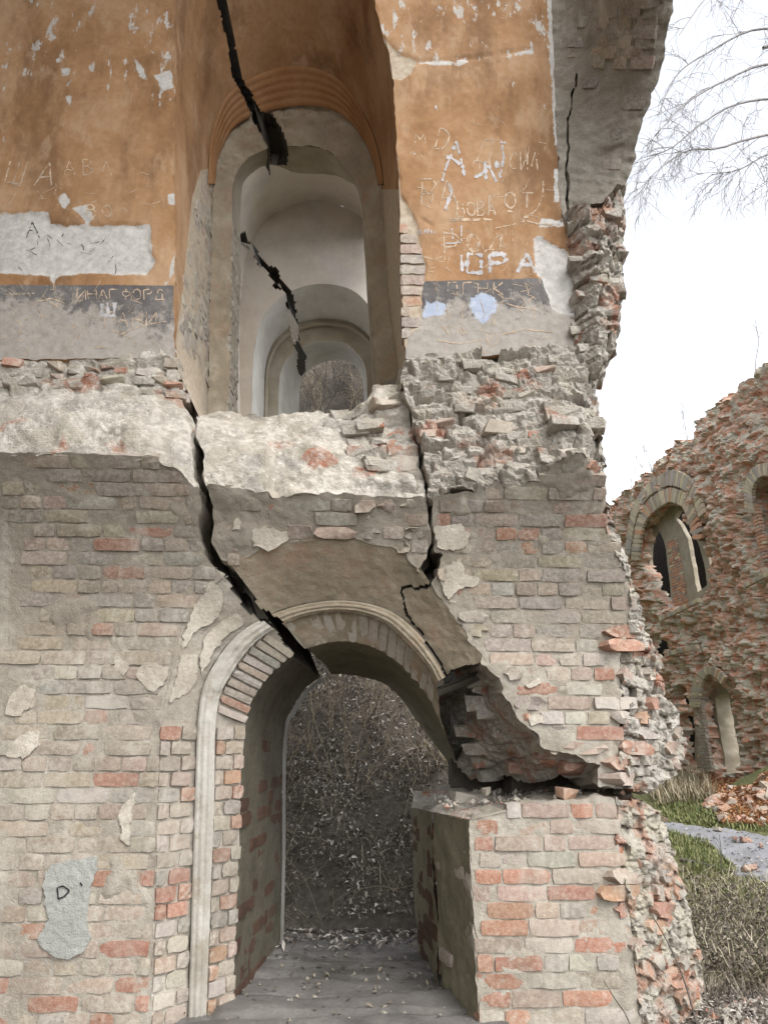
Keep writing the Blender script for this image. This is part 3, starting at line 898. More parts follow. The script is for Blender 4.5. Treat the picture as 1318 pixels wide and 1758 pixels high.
d_torn = lambda P, *a: d_blocks(0.045, 0.15, 0.0775, 5, 0.8)(P) + 0.012 * fbm(P, 30, 3, 15)
sheet('torn_end', PRS, surf_wall, M['rubble'], right, 2.6, d_torn, 4.0, 11, skirt=(-0.05, 0.7, 0), smooth=False)

# broken ledge: the torn springing of the vanished floor vault
def surf_ledge(low, up, Yup, curve):
    lx = [p[0] for p in low]; ly = [p[1] for p in low]
    ux = [p[0] for p in up]; uy = [p[1] for p in up]
    def f(px, py):
        yl = np.interp(px, lx, ly); yu = np.interp(px, ux, uy)
        v = np.clip((yl - py) / (yl - yu), -0.2, 1.1)
        s = wall_s(px, yl); Yl = np.interp(s, _s, _py)
        k = np.interp(v, [c[0] for c in curve], [c[1] for c in curve])
        Y = Yl + (Yup - Yl) * k + recess(px, py) * (px > 900)
        n = np.zeros(np.shape(px) + (3,)); n[..., 1] = -0.9; n[..., 2] = 0.43
        return at_y(px, py, Y), n
    return f
SL = surf_ledge(LEDGE_L, [(-60, 612), (297, 612), (340, 640)], 4.12, [(-0.2, 0), (0, 0), (0.25, 0.12), (0.56, 0.42), (0.62, 0.72), (1, 1)])
UPC = [(340, 712), (375, 706), (430, 711), (520, 708), (600, 704), (630, 690), (642, 673), (690, 668)]
SM = surf_ledge(LEDGE_C, UPC, 4.22, [(-0.2, 0), (0, 0), (0.5, 0.3), (0.85, 0.75), (1, 1)])
UPR = [(690, 612), (720, 603), (985, 583), (1040, 590)]
SR = surf_ledge(LEDGE_R, UPR, 4.1, [(-0.2, 0), (0, 0), (0.3, 0.15), (0.6, 0.6), (1, 1)])
def d_ledge_l(P, px, py):
    v = sstep(690, 668, py)
    return (1 - v) * (0.028 * fbm(P, 3, 4, 71) + 0.017 * fbm(P, 13, 3, 72)) + v * d_blocks(0.045, 0.2, 0.09, 6)(P)
POLY_SL = [(-60, 612), (297, 610), (303, 640), (313, 690), (334, 728)] + CRACK_LOW_L[:4] + LEDGE_L[::-1]
sheet('broken_ledge', POLY_SL, SL, M['rubble_pale'], left, 3.2, d_ledge_l, 3.0, skirt=(0, 0.4, -0.05))
POLY_SM = [(340, 754), (338, 722), (375, 704), (430, 711), (520, 708), (600, 704), (632, 690), (642, 673), (690, 666)] + CR2_L[:7] + LEDGE_C[::-1] + CRACK_LOW_R[3:0:-1]
def d_ledge_m(P, px, py):
    k = sstep(540, 680, px - (py - 760) * 0.5)
    return 0.03 * fbm(P, 3, 4, 73) + 0.018 * fbm(P, 12, 3, 74) + k * d_blocks(0.05, 0.21, 0.11, 7)(P)
sheet('broken_ledge', POLY_SM, SM, M['rubble_pale'], mid, 3.2, d_ledge_m, 3.0, skirt=(0, 0.45, -0.05))
POLY_SR = [(690, 618), (697, 607), (720, 603), (760, 607), (900, 603), (985, 585), (1003, 575), (1056, 592)] + SIL[14:17] + LEDGE_R[::-1] + CR2_R[6::-1] + [(690, 665)]
d_srub = lambda P, *a: d_blocks(0.055, 0.19, 0.085, 8, 0.8)(P) + 0.45 * d_blocks(0.05, 0.1, 0.06, 9, 0.8)(P) + 0.012 * fbm(P, 28, 3, 18)
sheet('broken_ledge', POLY_SR, SR, M['rubble'], right, 2.6, d_srub, 4.0, skirt=(-0.03, 0.6, 0), smooth=False)

# upper wall, painted plaster
BARE_L = [(-60, 370), (0, 366), (83, 364), (86, 383), (110, 386), (258, 386), (260, 440), (272, 447), (250, 470), (215, 472), (150, 467), (97, 476), (92, 488), (85, 472), (40, 470), (-60, 468)]
BARE_UL = [[(265, 130), (293, 122), (300, 150), (280, 158)], [(228, 95), (240, 130), (258, 145), (246, 118)], [(105, 118), (122, 115), (118, 128), (106, 132)], [(112, 165), (120, 180), (126, 160)], [(98, 340), (112, 332), (122, 345), (110, 358)], [(125, 358), (150, 350), (162, 375), (150, 384), (138, 366)], [(288, 335), (306, 335), (306, 352), (290, 350)], [(285, 490), (300, 470), (303, 430), (290, 470)]]
def reg(polys, k=22.0):
    def f(px, py):
        d = np.full(np.shape(px), -60.0)
        for p in polys: d = np.maximum(d, sdf(px, py, p))
        return np.clip(d / k, -3, 3)
    return f
EXP_R = [(670, 250), (683, 270), (688, 335), (700, 352), (716, 385), (722, 425), (731, 455), (724, 500), (724, 560), (702, 575), (694, 612), (680, 620)]
EXP_R2 = [(655, 60), (668, 75), (690, 95), (705, 98), (716, 105), (705, 125), (690, 135), (660, 135)]
BARE_R = [(915, 410), (927, 404), (950, 420), (975, 432), (985, 470), (984, 540), (973, 540), (948, 530), (930, 480), (920, 470)]
BARE_R2 = [[(930, 375), (965, 378), (968, 390), (926, 389)], [(945, -60), (950, 60), (955, 150), (958, 250), (952, 250), (947, 150), (941, 60), (938, -60)], [(952, 290), (958, 290), (958, 345), (952, 345)], [(780, 104), (800, 96), (803, 107), (785, 112)], [(880, 92), (915, 83), (915, 91), (885, 97)], [(718, 104), (760, 103), (790, 107), (760, 112), (720, 110)]]
BLUE_R = [[(727, 512), (766, 522), (768, 538), (728, 543)], [(808, 512), (830, 503), (853, 508), (850, 535), (828, 553), (810, 545)]]
att_l = {'bare': reg([BARE_L] + BARE_UL), 'dado': reg([[(-90, 489), (400, 490), (400, 700), (-90, 700)]]), 'blue': one(-3), 'brick': one(-3),
         'worn': lambda px, py: np.clip((py - 520) / 90.0, -0.5, 0.9) + 0.4 * sstep(240, 60, px) * (py > 480), 'flake': lambda px, py: np.interp(py, [-50, 130, 200, 400], [0.55, 0.4, 0.05, -0.2]) + 0.15 * sstep(220, 290, px)}
def d_paint(holes):
    f = reg(holes, 6.0)
    def d(P, px, py):
        return d_fine(P) - 0.012 * sstep(-0.3, 0.5, f(px, py) + 0.8 * vn(P * 16, 5))
    return d
PUL = [(-60, -330), (470, -330), (470, -270), (375, -215), (330, -170), (306, -70), (298, 0), (300, 200), (300, 480), (296, 520), (298, 560), (300, 614), (-60, 618)]
sheet('painted_plaster', PUL, surf_y(4.1), M['paint'], left, 4, d_paint([BARE_L]), 1.8, skirt=(0, 0.05, 0), attrs=att_l)
att_r = {'bare': reg([BARE_R] + BARE_R2), 'dado': reg([[(600, 487), (926, 477), (1100, 477), (1100, 700), (600, 700)]]), 'blue': reg(BLUE_R), 'brick': reg([EXP_R, EXP_R2], 10),
         'worn': lambda px, py: np.clip((py - 500) / 60.0, -0.2, 1.25), 'flake': lambda px, py: np.interp(py, [-50, 100, 125, 400], [0.62, 0.55, 0.05, 0.0])}
PUR = [(590, -190), (643, 0), (655, 50), (668, 90), (674, 140), (682, 260), (688, 430), (696, 618), (985, 600), (985, 500), (974, 402), (962, 372), (955, 250), (950, 100), (945, 0), (943, -330), (470, -330), (470, -270), (530, -240)]
CRH = [[(670, 96), (700, 92), (722, 104), (718, 112), (690, 112)], [(716, 372), (728, 374), (752, 388), (738, 390)], [(720, 103), (800, 96), (915, 82), (916, 86), (800, 103), (722, 108)]]
sheet('painted_plaster', PUR, surf_y(4.1), M['paint'], right, 3.2, lambda P, px, py: d_paint([EXP_R, EXP_R2, BARE_R] + CRH)(P, px, py), 1.8, skirt=(0, 0.05, 0), attrs=att_r)

# grey vault shell at the top right and the toothed stub of the lost cross wall under it
def y_shell(px, py):
    lean = np.clip((390 - py) / 390.0, 0, 1.2) ** 1.3
    return 4.11 - 0.75 * lean * sstep(935, 1120, px)
SHELL = [(1185, -330), (943, -330), (945, 0), (950, 100), (955, 250), (962, 372), (972, 385), (1000, 352), (1036, 349), (1057, 312), (1071, 321)] + SIL[7::-1]
SHELL_CRACK = [(998, 112), (986, 135), (976, 190), (970, 260), (972, 330), (970, 390), (976, 392), (978, 330), (975, 262), (980, 192), (990, 138)]
def surf_shell(px, py):
    P, n = surf_y(y_shell)(px, py)
    n = n * 0; n[..., 1] = -0.8; n[..., 2] = -0.6
    return P, n
sheet('vault_shell', SHELL, surf_shell, M['mortar_dark'], right, 3.6, lambda P, px, py: 0.7 * d_mortar(P, px, py) + 0.016 * fbm(P * np.array([1, 1, 2.2]), 9, 4, 91), 3.0, holes=[SHELL_CRACK], skirt=(0, 0.6, 0.25))
d_stub = lambda P, *a: d_blocks(0.075, 0.19, 0.11, 12, 0.9)(P) + 0.5 * d_blocks(0.06, 0.1, 0.07, 13, 0.9)(P) + 0.014 * fbm(P, 28, 3, 19)
STUB = [(962, 372), (985, 356), (1036, 349), (1057, 312), (1071, 321)] + SIL[9:16] + [(1000, 612), (985, 600), (985, 500), (974, 402)]
def y_stub(px, py):
    xi = np.interp(py, [340, 420, 500, 600], [968, 978, 985, 990])
    t = np.clip((px - xi) / 85.0, 0, 1.3)
    return 4.08 - 0.16 * np.sin(np.clip(t, 0, 1) * 2.2) + 0.35 * np.clip(t - 0.45, 0, 1)
sheet('toothed_stub', STUB, surf_y(y_stub), M['rubble'], right, 2.6, d_stub, 5.0, 12, skirt=(-0.02, 0.6, 0.0), smooth=False)

# ---- upper niche and rooms behind it
def keep_left_up(px, py): return px < np.interp(py, [-300, 0, 100, 170, 283, 700], [378, 381, 400, 428, 470, 470])
def keep_right_up(px, py): return ~keep_left_up(px, py)
att_n = {'bare': one(-3), 'dado': one(-3), 'blue': one(-3), 'worn': one(0), 'flake': one(-0.25),
         'brick': reg([[(330, 340), (345, 292), (366, 288), (372, 300), (372, 760), (250, 760), (292, 620), (300, 600), (316, 480), (322, 420)], [(650, 325), (720, 325), (720, 760), (650, 760)]], 10)}
prof_mold = lambda v: 0.006 + 0.009 * np.abs(np.sin(v * 15.7)) ** 0.7 + 0.010 * v
for par, kp in ((left, keep_left_up), (right, keep_right_up)):
    loft('niche_soffit', U0, 4.1, U1, 5.32, M['paint'] , par, 420, 90, lambda P: d_fine(P) , [CRACK_UP], lambda a, b, kp=kp: kp(a, b), 0.5, 2.5, attrs=att_n)
    u0, u1 = ring3(U0, 4.1, 420), ring3(U1, 5.32, 420)
    loft('niche_moulding', u0 * 0.17 + u1 * 0.83, None, u1, None, M['orange'], par, 420, 28, None, [CRACK_UP], lambda a, b, kp=kp: kp(a, b) & (b < 316), 0.12, 2.5, prof=prof_mold)
    loft('niche_wall', U1, 5.33, U2, 5.42, M['lunette'], par, 300, 40, d_rough, [CRACK_UP], kp, 0.5, 2.5)
    loft('niche_reveal', U2, 5.42, U3, 5.85, M['beige'], par, 200, 20, d_fine, [CRACK_UP], kp, 0.5, 2.5)

room = thing('vaulted_room', 'pale plastered vaulted rooms seen through the tall orange niche, one behind the other', 'room', (0.0, 7.5, 3.2))
SIDE_GAP = [(645, 330), (760, 300), (800, 760), (652, 760)]
loft('front_wall', U3, 5.86, RA, 5.86, M['white'], room, 120, 6, None, None, None, 0)
loft('vault', RA, 5.87, RB, 9.1, M['white'], room, 140, 60, d_fine, [CRACK_ROOM, SIDE_GAP, [(200, -300), (900, -300), (900, 268), (200, 268)]], None, 0.4, 3.0)
loft('end_wall', RB, 9.1, V1, 9.05, M['white'], room, 140, 18, d_fine, [CRACK_ROOM], None, 0.4, 3.0)
loft('arch_reveal', V1, 9.05, V2, 9.75, M['limewhite'], room, 140, 20, d_fine, [CRACK_ROOM], None, 0.3, 2.0)
loft('arch_moulding', V2, 9.75, V2b, 9.72, M['beige'], room, 120, 8, None, [CRACK_ROOM], None, 0.05, 2.0, prof=lambda v: 0.05 * np.abs(np.sin(v * 6.28)))
loft('inner_arch_wall', V2b, 9.78, V3, 9.8, M['beige'], room, 120, 8, d_fine, [CRACK_ROOM], None, 0.3, 2.0)
loft('window_reveal', V3, 9.8, V4, 10.9, M['limewhite'], room, 120, 14, d_fine, [CRACK_ROOM], None, 0.3, 2.0)
# outside shell of the rooms: keeps the light out of the masonry
def box(name, x0, x1, y0, y1, z0, z1, m, parent, bev=0.0):
    V = [(x, y, z) for x in (x0, x1) for y in (y0, y1) for z in (z0, z1)]
    F = [(0, 1, 3, 2), (4, 6, 7, 5), (0, 4, 5, 1), (2, 3, 7, 6), (0, 2, 6, 4), (1, 5, 7, 3)]
    return mesh_obj(name, V, F, m, parent)
box('outer_wall', 1.0, 1.3, 4.25, 4.95, 3.7, 11.2, M['core'], room)
box('outer_wall', -2.75, -2.35, 4.15, 5.9, 3.6, 11.2, M['core'], room)

box('roof_slab', -2.75, 1.35, 4.15, 6.0, 11.2, 11.5, M['core'], room)
box('roof_slab', -2.75, 1.35, 8.3, 11.2, 11.2, 11.5, M['core'], room)
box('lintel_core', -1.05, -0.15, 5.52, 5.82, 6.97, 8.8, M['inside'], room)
box('floor_slab', -2.75, 1.35, 4.65, 5.6, 3.05, 3.45, M['core'], room)
box('floor_slab', -2.4, 1.0, 8.6, 11.2, 3.7, 3.9, M['core'], room)
RC = [(p[0] * 1.0 + (p[0] - 565) * 4, 640 + (p[1] - 640) * 7) for p in V4]
box('rear_wall', -2.75, -1.12, 10.95, 11.2, 3.28, 11.2, M['core'], room)
box('rear_wall', 0.35, 1.35, 10.95, 11.2, 3.28, 11.2, M['core'], room)
loft('rear_wall_head', [(p[0], p[1]) for p in V4], 10.92, [(p[0] + (p[0] - 568) * 0.9, p[1] - 150) for p in V4], 10.92, M['core'], room, 60, 4, None, None, None, 0.2)

# ---- lower doorway
def keep_left_low(px, py): return px < np.interp(py, [900, 960, 1060, 1142, 1180, 1900], [340, 388, 460, 540, 566, 566])
def keep_mid_low(px, py): return ~keep_left_low(px, py)
d_lun = lambda P: -0.006 + 0.007 * fbm(P, 6, 4, 81) + 0.004 * fbm(P, 30, 2, 82)
prof_rail = lambda v: 0.016 * (1 - np.abs(2 * v - 1) ** 3) + 0.005 * np.sin(v * 19)
for par, kp in ((left, keep_left_low), (mid, keep_mid_low)):
    cl = [CRACK_ARCH, CRACK_ARCH2, [(772, 1150), (842, 1132), (1000, 1290), (1000, 1400), (800, 1400), (768, 1250), (752, 1185)]]
    loft('door_splay', LA, 'wall', LB, 4.24, M['mortar'] if par is left else M['lunette'], par, 190, 30, d_lun, cl, kp, 0.4, 2.5)
    loft('door_moulding', LB, 4.22, LC, 4.24, M['moulding'] if par is left else M['lunette'], par, 190, 12, lambda P: 0.005 * fbm(P, 9, 4, 83) + 0.004 * fbm(P, 30, 3, 84), cl, kp, 0.25, 2.0, prof=prof_rail)
    loft('door_arch_face', LC, 4.27, LD, 4.42, M['mortar'] if par is left else M['lunette'], par, 190, 16, d_lun, cl, kp, 0.3, 2.5)
    loft('door_reveal', LD, 4.42, LE, 5.5, M['damp_shade'] if par is left else M['mossy'], par, 190, 30, d_lun, cl, kp, 0.4, 2.5)
LE2 = [(p[0] + 5.5 * (1 - min(1, max(0, (p[0] - 500) / 190.0)) * 2), p[1] + (5 if 500 < p[0] < 700 else 0)) for p in LE]
loft('rear_arch_rim', LE, 5.5, LE2, 5.47, M['limewhite'], left, 160, 5, None, [CRACK_ARCH], lambda a, b: a < 556, 0.05, 1.5)
# lime patches left on the lunette
LIME = [[(330, 1085), (318, 1112), (312, 1118), (316, 1085), (335, 1040), (352, 1012), (365, 998), (372, 1005), (380, 1020), (385, 1030), (375, 1055), (360, 1070)],
        [(352, 1090), (366, 1078), (400, 1055), (412, 1058), (418, 1072), (395, 1085), (372, 1110), (356, 1140), (345, 1160), (346, 1120)],
        [(310, 1122), (340, 1125), (338, 1165), (320, 1190), (292, 1205), (300, 1170)]]
aS, bS = ring3(LA, 'wall', 220), ring3(LB, 4.24, 220)
def surf_splay(px, py):
    """depth of the left splay at a picture point: between the two ring lines"""
    ax, ay = project(aS); bx, by = project(bS)
    out = np.zeros(np.shape(px))
    for k in range(len(px)):
        da = np.hypot(ax - px[k], ay - py[k]); db = np.hypot(bx - px[k], by - py[k])
        ia, ib = da.argmin(), db.argmin()
        t = da[ia] / (da[ia] + db[ib] + 1e-6)
        out[k] = aS[ia, 1] * (1 - t) + bS[ib, 1] * t
    n = np.zeros(np.shape(px) + (3,)); n[..., 0] = 0.45; n[..., 1] = -0.85; n[..., 2] = -0.3
    return at_y(px, py, out), n
for k, p in enumerate(LIME):
    sheet('plaster_patch', p, surf_splay, M['limepatch'], left, 3.0, lambda P, a, b: 0.008 + 0.002 * fbm(P, 9, 3, 8), 3.0, 7, skirt=(-0.001, 0.008, 0.002))

# broken soffit under the right part
SOFF = [(768, 1160), (826, 1122)] + E1[5:] + [(1030, 1352), (1000, 1340), (960, 1330), (900, 1343), (860, 1336), (832, 1346), (800, 1338), (776, 1310), (757, 1262), (748, 1215), (745, 1180)]
SOFF_IN = [(748, 1172), (735, 1200), (757, 1262), (797, 1338), (830, 1346)]
def seg_d(px, py, pl):
    d = np.full(np.shape(px), 1e9)
    for a, b in zip(np.array(pl[:-1], float), np.array(pl[1:], float)):
        e = b - a; t = np.clip(((px - a[0]) * e[0] + (py - a[1]) * e[1]) / (e @ e), 0, 1)
        d = np.minimum(d, np.hypot(px - a[0] - t * e[0], py - a[1] - t * e[1]))
    return d
def y_soff(px, py):
    a = seg_d(px, py, E1[4:]); b = seg_d(px, py, SOFF_IN)
    v = a / (a + b + 1e-6)
    return 4.12 + 1.0 * v ** 0.8
def surf_soff(px, py):
    P, n = surf_y(y_soff)(px, py)
    n = n * 0; n[..., 0] = -0.55; n[..., 1] = -0.5; n[..., 2] = -0.65
    return P, n
d_soff = lambda P, *a: d_blocks(0.032, 0.2, 0.0775, 15, 0.8)(P) + 0.01 * fbm(P, 26, 3, 14)
sheet('broken_soffit', SOFF, surf_soff, M['rubble_red'], right, 2.6, d_soff, 3.5, 12, skirt=(0.1, 0.5, 0.25), smooth=False)
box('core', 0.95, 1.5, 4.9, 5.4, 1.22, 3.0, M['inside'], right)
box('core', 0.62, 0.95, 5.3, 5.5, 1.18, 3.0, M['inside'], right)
box('core', 0.72, 1.5, 5.0, 5.45, 3.0, 7.5, M['core'], right)
box('core', -2.6, -0.80, 5.0, 5.45, 0.0, 3.0, M['core'], left)
box('core', -0.55, 0.75, 4.9, 5.45, 2.66, 3.0, M['core'], mid)

# ---- pier stump
PF = [(804, 1408), (830, 1398), (878, 1386), (927, 1378), (1003, 1370), (1074, 1370), (1117, 1380), (1125, 1386), (1145, 1411), (1161, 1477), (1177, 1531), (1191, 1602), (1199, 1640), (1206, 1700), (1222, 1800), (826, 1800), (812, 1600)]
def y_pier(px, py):
    return 4.1 + recess(px, py)
def d_pier(P, px, py):
    xi = np.interp(py, XIN[:, 0], XIN[:, 1])
    k = sstep(-20, 20, px - xi)
    return d_mortar(P, px, py) * (1 - k) + k * (d_blocks(0.018, 0.14, 0.0865, 17)(P) - 0.012)
PFF = [p for p in PF if p[0] < 1040] ; PFF = PF[:5] + [(1056, 1370), (1056, 1420), (1084, 1600), (1106, 1800)] + PF[-2:]
PFS = [(1056, 1370)] + PF[5:-2] + [(1106, 1800), (1084, 1600), (1056, 1420)]
sheet('mortar_bed', PFF, surf_y(y_pier), M['mortar'], pier, 3.4, d_pier, 2.0, skirt=(0, 0.5, 0))
sheet('torn_end', PFS, surf_y(y_pier), M['rubble_side'], pier, 2.6, lambda P, *a: d_blocks(0.04, 0.14, 0.0775, 17, 0.8)(P) + 0.012 * fbm(P, 30, 3, 16), 4.0, 11, skirt=(-0.04, 0.9, 0), smooth=False)
def quad_sheet(name, A0, A1, B0, B1, m, parent, n=40, mm=20, disp=None):
    return loft(name, np.linspace(A0, A1, n), None, np.linspace(B0, B1, n), None, m, parent, n, mm, disp, None, None, 0.12)
pa = [at_y(np.array([804.0]), np.array([1407.0]), 4.1)[0], at_y(np.array([826.0]), np.array([1800.0]), 4.1)[0]]
pb = [at_y(np.array([742.0]), np.array([1393.0]), 4.62)[0], at_y(np.array([760.0]), np.array([1800.0]), 4.62)[0]]
pc = [at_y(np.array([706.0]), np.array([1386.0]), 5.35)[0], at_y(np.array([724.0]), np.array([1760.0]), 5.35)[0]]
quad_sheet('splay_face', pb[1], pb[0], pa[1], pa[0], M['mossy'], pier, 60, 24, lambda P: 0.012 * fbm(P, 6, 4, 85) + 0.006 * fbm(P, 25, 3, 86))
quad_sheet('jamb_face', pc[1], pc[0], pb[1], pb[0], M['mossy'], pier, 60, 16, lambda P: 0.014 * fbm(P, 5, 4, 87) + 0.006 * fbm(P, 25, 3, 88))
# top of the stump: a torn level bed
tx = np.linspace(0, 1, 60); ty = np.linspace(0, 1, 30)
fr = np.array([pc[0], pb[0], pa[0], at_y(np.array([930.0]), np.array([1378.0]), 4.1)[0], at_y(np.array([1110.0]), np.array([1376.0]), 4.25)[0]])
arc = np.array([0, 0.25, 0.5, 0.72, 1.0])
V = []
for v in ty:
    for u in tx:
        f = np.array([np.interp(u, arc, fr[:, k]) for k in range(3)])
        bk = np.array([np.interp(u, [0, 1], [fr[0, 0] + 0.02, fr[4, 0] + 0.05]), 5.4, 1.24 + 0.1 * u])
        V.append(f * (1 - v) + bk * v)
V = np.array(V); V[:, 2] += d_blocks(0.03, 0.2, 0.13, 19)(np.stack([V[:, 0], V[:, 2] * 0, V[:, 1]], 1)) * np.repeat(np.minimum(1, ty * 6), 60) - 0.004
ii = np.arange(60 * 30).reshape(30, 60)
mesh_obj('broken_top', V, np.stack([ii[:-1, :-1], ii[:-1, 1:], ii[1:, 1:], ii[1:, :-1]], -1).reshape(-1, 4), M['rubble'], pier, True)

# passage floor
fl = box('passage_floor', -1.3, 1.6, 4.06, 6.4, -0.2, 0.30, M['floor'], None)
bpy.data.objects.remove(fl)
fxs, fys = np.linspace(-1.3, 0.72, 90), np.linspace(4.0, 6.6, 90)
FX, FY = np.meshgrid(fxs, fys)
Pf = np.stack([FX, FY, FX * 0], -1).reshape(-1, 3)
h, e, k = blocks(Pf[:, 1] * 0 + Pf[:, 0], Pf[:, 1] + 0.04 * vn(Pf * 2, 3), 2.3, 0.3, 23, 0.3)
FZ = 0.30 + 0.010 * h - 0.022 * (1 - sstep(0, 0.012, e)) + 0.012 * fbm(Pf, 4, 4, 95)
ii = np.arange(8100).reshape(90, 90)
tag(mesh_obj('floor', np.stack([Pf[:, 0], Pf[:, 1], FZ], 1), np.stack([ii[:-1, :-1], ii[:-1, 1:], ii[1:, 1:], ii[1:, :-1]], -1).reshape(-1, 4), M['floor'], None, True), kind='structure')

# ================================================================== BRICKS OF THE WALLS
def in_poly(poly, m):
    poly = np.asarray(poly, float)
    def f(px, py):
        wx, wy = warp(px, py, 2.0)
        d = sdf(wx, wy, poly)
        ok = d > 1.0
        return ok if ok.sum() > 1 and d.max() > m else None
    return f
NB = {}
def w_left(px, py):
    if py > 1480: return {'beige': 3, 'grey': 2, 'pink': 3, 'red': 2.6, 'pale': 2}
    if py > 1120: return {'beige': 5, 'grey': 2.4, 'pink': 1.6, 'red': 0.9, 'yellow': 2.2, 'pale': 1.6}
    return {'beige': 4, 'grey': 4, 'pink': 1.6, 'red': 1.0, 'yellow': 1.2, 'orange': 0.4}
def a_left(px, py, c):
    return {'red': -0.35, 'deep': -0.4, 'orange': -0.35}.get(c, 0.12) + (0.1 if py > 1100 else 0.0)
NB['l'] = brick_wall(left, in_poly(PL, 5), 0.2, 3.4, -1.75, 0.1, w_left, a_left, 11)
NB['m'] = brick_wall(mid, in_poly(PM, 6), 1.9, 3.6, -1.2, 0.6, {'beige': 4, 'grey': 3, 'pink': 2.5, 'red': 1.6, 'pale': 2}, lambda x, y, c: -0.3 if c == 'red' else 0.2, 12, rough_at=lambda x, y: random.random() < 0.4)
def w_right(px, py):
    if px > np.interp(py, XIN[:, 0], XIN[:, 1]): return {'grey': 3, 'pink': 3, 'orange': 1.6, 'red': 1.2, 'pale': 3, 'beige': 2}
    if py > 1110: return {'beige': 3, 'grey': 3.5, 'pink': 2.6, 'red': 1.2, 'pale': 2.6, 'orange': 0.8}
    return {'beige': 3, 'grey': 5, 'pink': 2, 'red': 0.8, 'orange': 0.6, 'yellow': 0.6}
NB['r'] = brick_wall(right, in_poly(PR, 5), 0.9, 3.6, -0.1, 2.3, w_right, lambda x, y, c: {'red': -0.45, 'orange': -0.4, 'pink': -0.1}.get(c, 0.1), 13, rough_at=lambda x, y: x > np.interp(y, XIN[:, 0], XIN[:, 1]) - 6 or sdf(np.array([x]), np.array([y]), E1 + [(1030, 1600), (300, 1600), (300, 1000)])[0] > -32)
NB['p'] = brick_wall(pier, in_poly(PF, 5), -0.1, 1.3, 0.2, 2.4, lambda x, y: {'beige': 2.4, 'grey': 1.6, 'pink': 4, 'red': 3.4, 'orange': 2.2, 'pale': 2} if x < np.interp(y, XIN[:, 0], XIN[:, 1]) + 4 else {'red': 3, 'orange': 3, 'pink': 2, 'grey': 2}, lambda x, y, c: {'red': -0.65, 'orange': -0.6, 'pink': -0.3}.get(c, -0.05), 14, rough_at=lambda x, y: x > np.interp(y, XIN[:, 0], XIN[:, 1]) - 10)

def wp(px, py, Y): return at_y(np.array([float(px)]), np.array([float(py)]), Y)[0]
a_soft = lambda c: {'red': -0.3, 'orange': -0.3, 'deep': -0.35}.get(c, 0.1)
WS = {'beige': 4, 'grey': 3, 'pink': 1.5, 'red': 1.2, 'pale': 2}
sA0, sA1 = surf_wall(np.array([259.0, 275.0]), np.array([1795.0, 1245.0]))[0]
brick_panel(left, sA0, sA1, wp(320, 1795, 4.235), wp(340, 1245, 4.235), WS, a_soft, 21, header=True, proud=0.008)
brick_panel(left, wp(353, 1795, 4.27), wp(371, 1235, 4.27), wp(399, 1795, 4.42), wp(421, 1235, 4.42), {'beige': 4, 'red': 0.8, 'orange': 0.8, 'pink': 2, 'grey': 2, 'pale': 2}, lambda c: {'red': -0.4, 'orange': -0.35}.get(c, 0.2), 22, header=True, proud=0.010)
arch_bricks(left, LC, 4.27, LD, 4.42, 30, {'beige': 3, 'grey': 2, 'red': 1, 'orange': 1, 'pale': 1}, a_soft, 23, 0.3, 0.78, [CRACK_ARCH], keep=lambda x, y: x < np.interp(y, [900, 960, 1060, 1142, 1180, 1900], [340, 388, 460, 540, 566, 566]) and y < 1235, proud=0.012)
arch_bricks(mid, LC, 4.27, LD, 4.42, 34, {'beige': 4, 'grey': 3, 'pink': 1}, lambda c: 0.5, 24, 0.3, 0.97, [CRACK_ARCH, CRACK_ARCH2], keep=lambda x, y: x > np.interp(y, [900, 960, 1060, 1142, 1180, 1900], [340, 388, 460, 540, 566, 566]), proud=-0.003)
# left inner jamb and the tall niche's left cheek
DAMP_SHADE[0] = True
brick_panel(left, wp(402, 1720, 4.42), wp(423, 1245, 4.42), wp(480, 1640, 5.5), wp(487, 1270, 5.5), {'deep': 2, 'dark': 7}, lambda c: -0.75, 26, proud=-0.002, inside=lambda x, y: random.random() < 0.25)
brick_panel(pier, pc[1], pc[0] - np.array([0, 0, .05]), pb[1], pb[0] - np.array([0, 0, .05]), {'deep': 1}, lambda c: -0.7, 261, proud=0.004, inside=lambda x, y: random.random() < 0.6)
DAMP_SHADE[0] = False
def rim(ctrl, Y, n=400):
    q = ring3(ctrl, Y, n)[:int(n * 0.36)]
    return q[np.argsort(q[:, 2])]
e0, e1 = rim(U0, 4.1), rim(U1, 5.32)
brick_panel(left, e0[0], e0[-1], e1[0], e1[-1], {'beige': 4, 'grey': 3, 'pink': 0.8, 'pale': 4}, lambda c: 0.35, 27, z0=3.5, z1=6.2, proud=0.009, edges=(e0, e1), inside=lambda x, y: sdf(np.array([x]), np.array([y]), [(330, 340), (345, 292), (366, 288), (372, 300), (372, 740), (310, 740), (292, 620), (300, 600), (316, 480), (322, 420)])[0] > 5)
e2, e3 = rim(U2, 5.42), rim(U3, 5.85)
brick_panel(left, e2[0], e2[-1], e3[0], e3[-1], {'pale': 4, 'beige': 2}, lambda c: 0.45, 28, z0=3.6, z1=6.0, proud=0.006, edges=(e2, e3))
brick_panel(pier, pb[1], pb[0] - np.array([0, 0, .04]), pa[1], pa[0] - np.array([0, 0, .04]), {'beige': 3, 'grey': 2, 'red': 1}, lambda c: 0.1, 262, proud=0.003, inside=lambda x, y: random.random() < 0.22)
# brick laid bare beside the niche on the right
brick_panel(right, wp(690, 606, 4.1), wp(684, 345, 4.1), wp(733, 606, 4.1), wp(728, 345, 4.1), {'beige': 4, 'pink': 2, 'grey': 2, 'orange': 1}, lambda c: 0.15, 29, proud=0.0, inside=lambda x, y: sdf(np.array([x]), np.array([y]), EXP_R)[0] > 5)
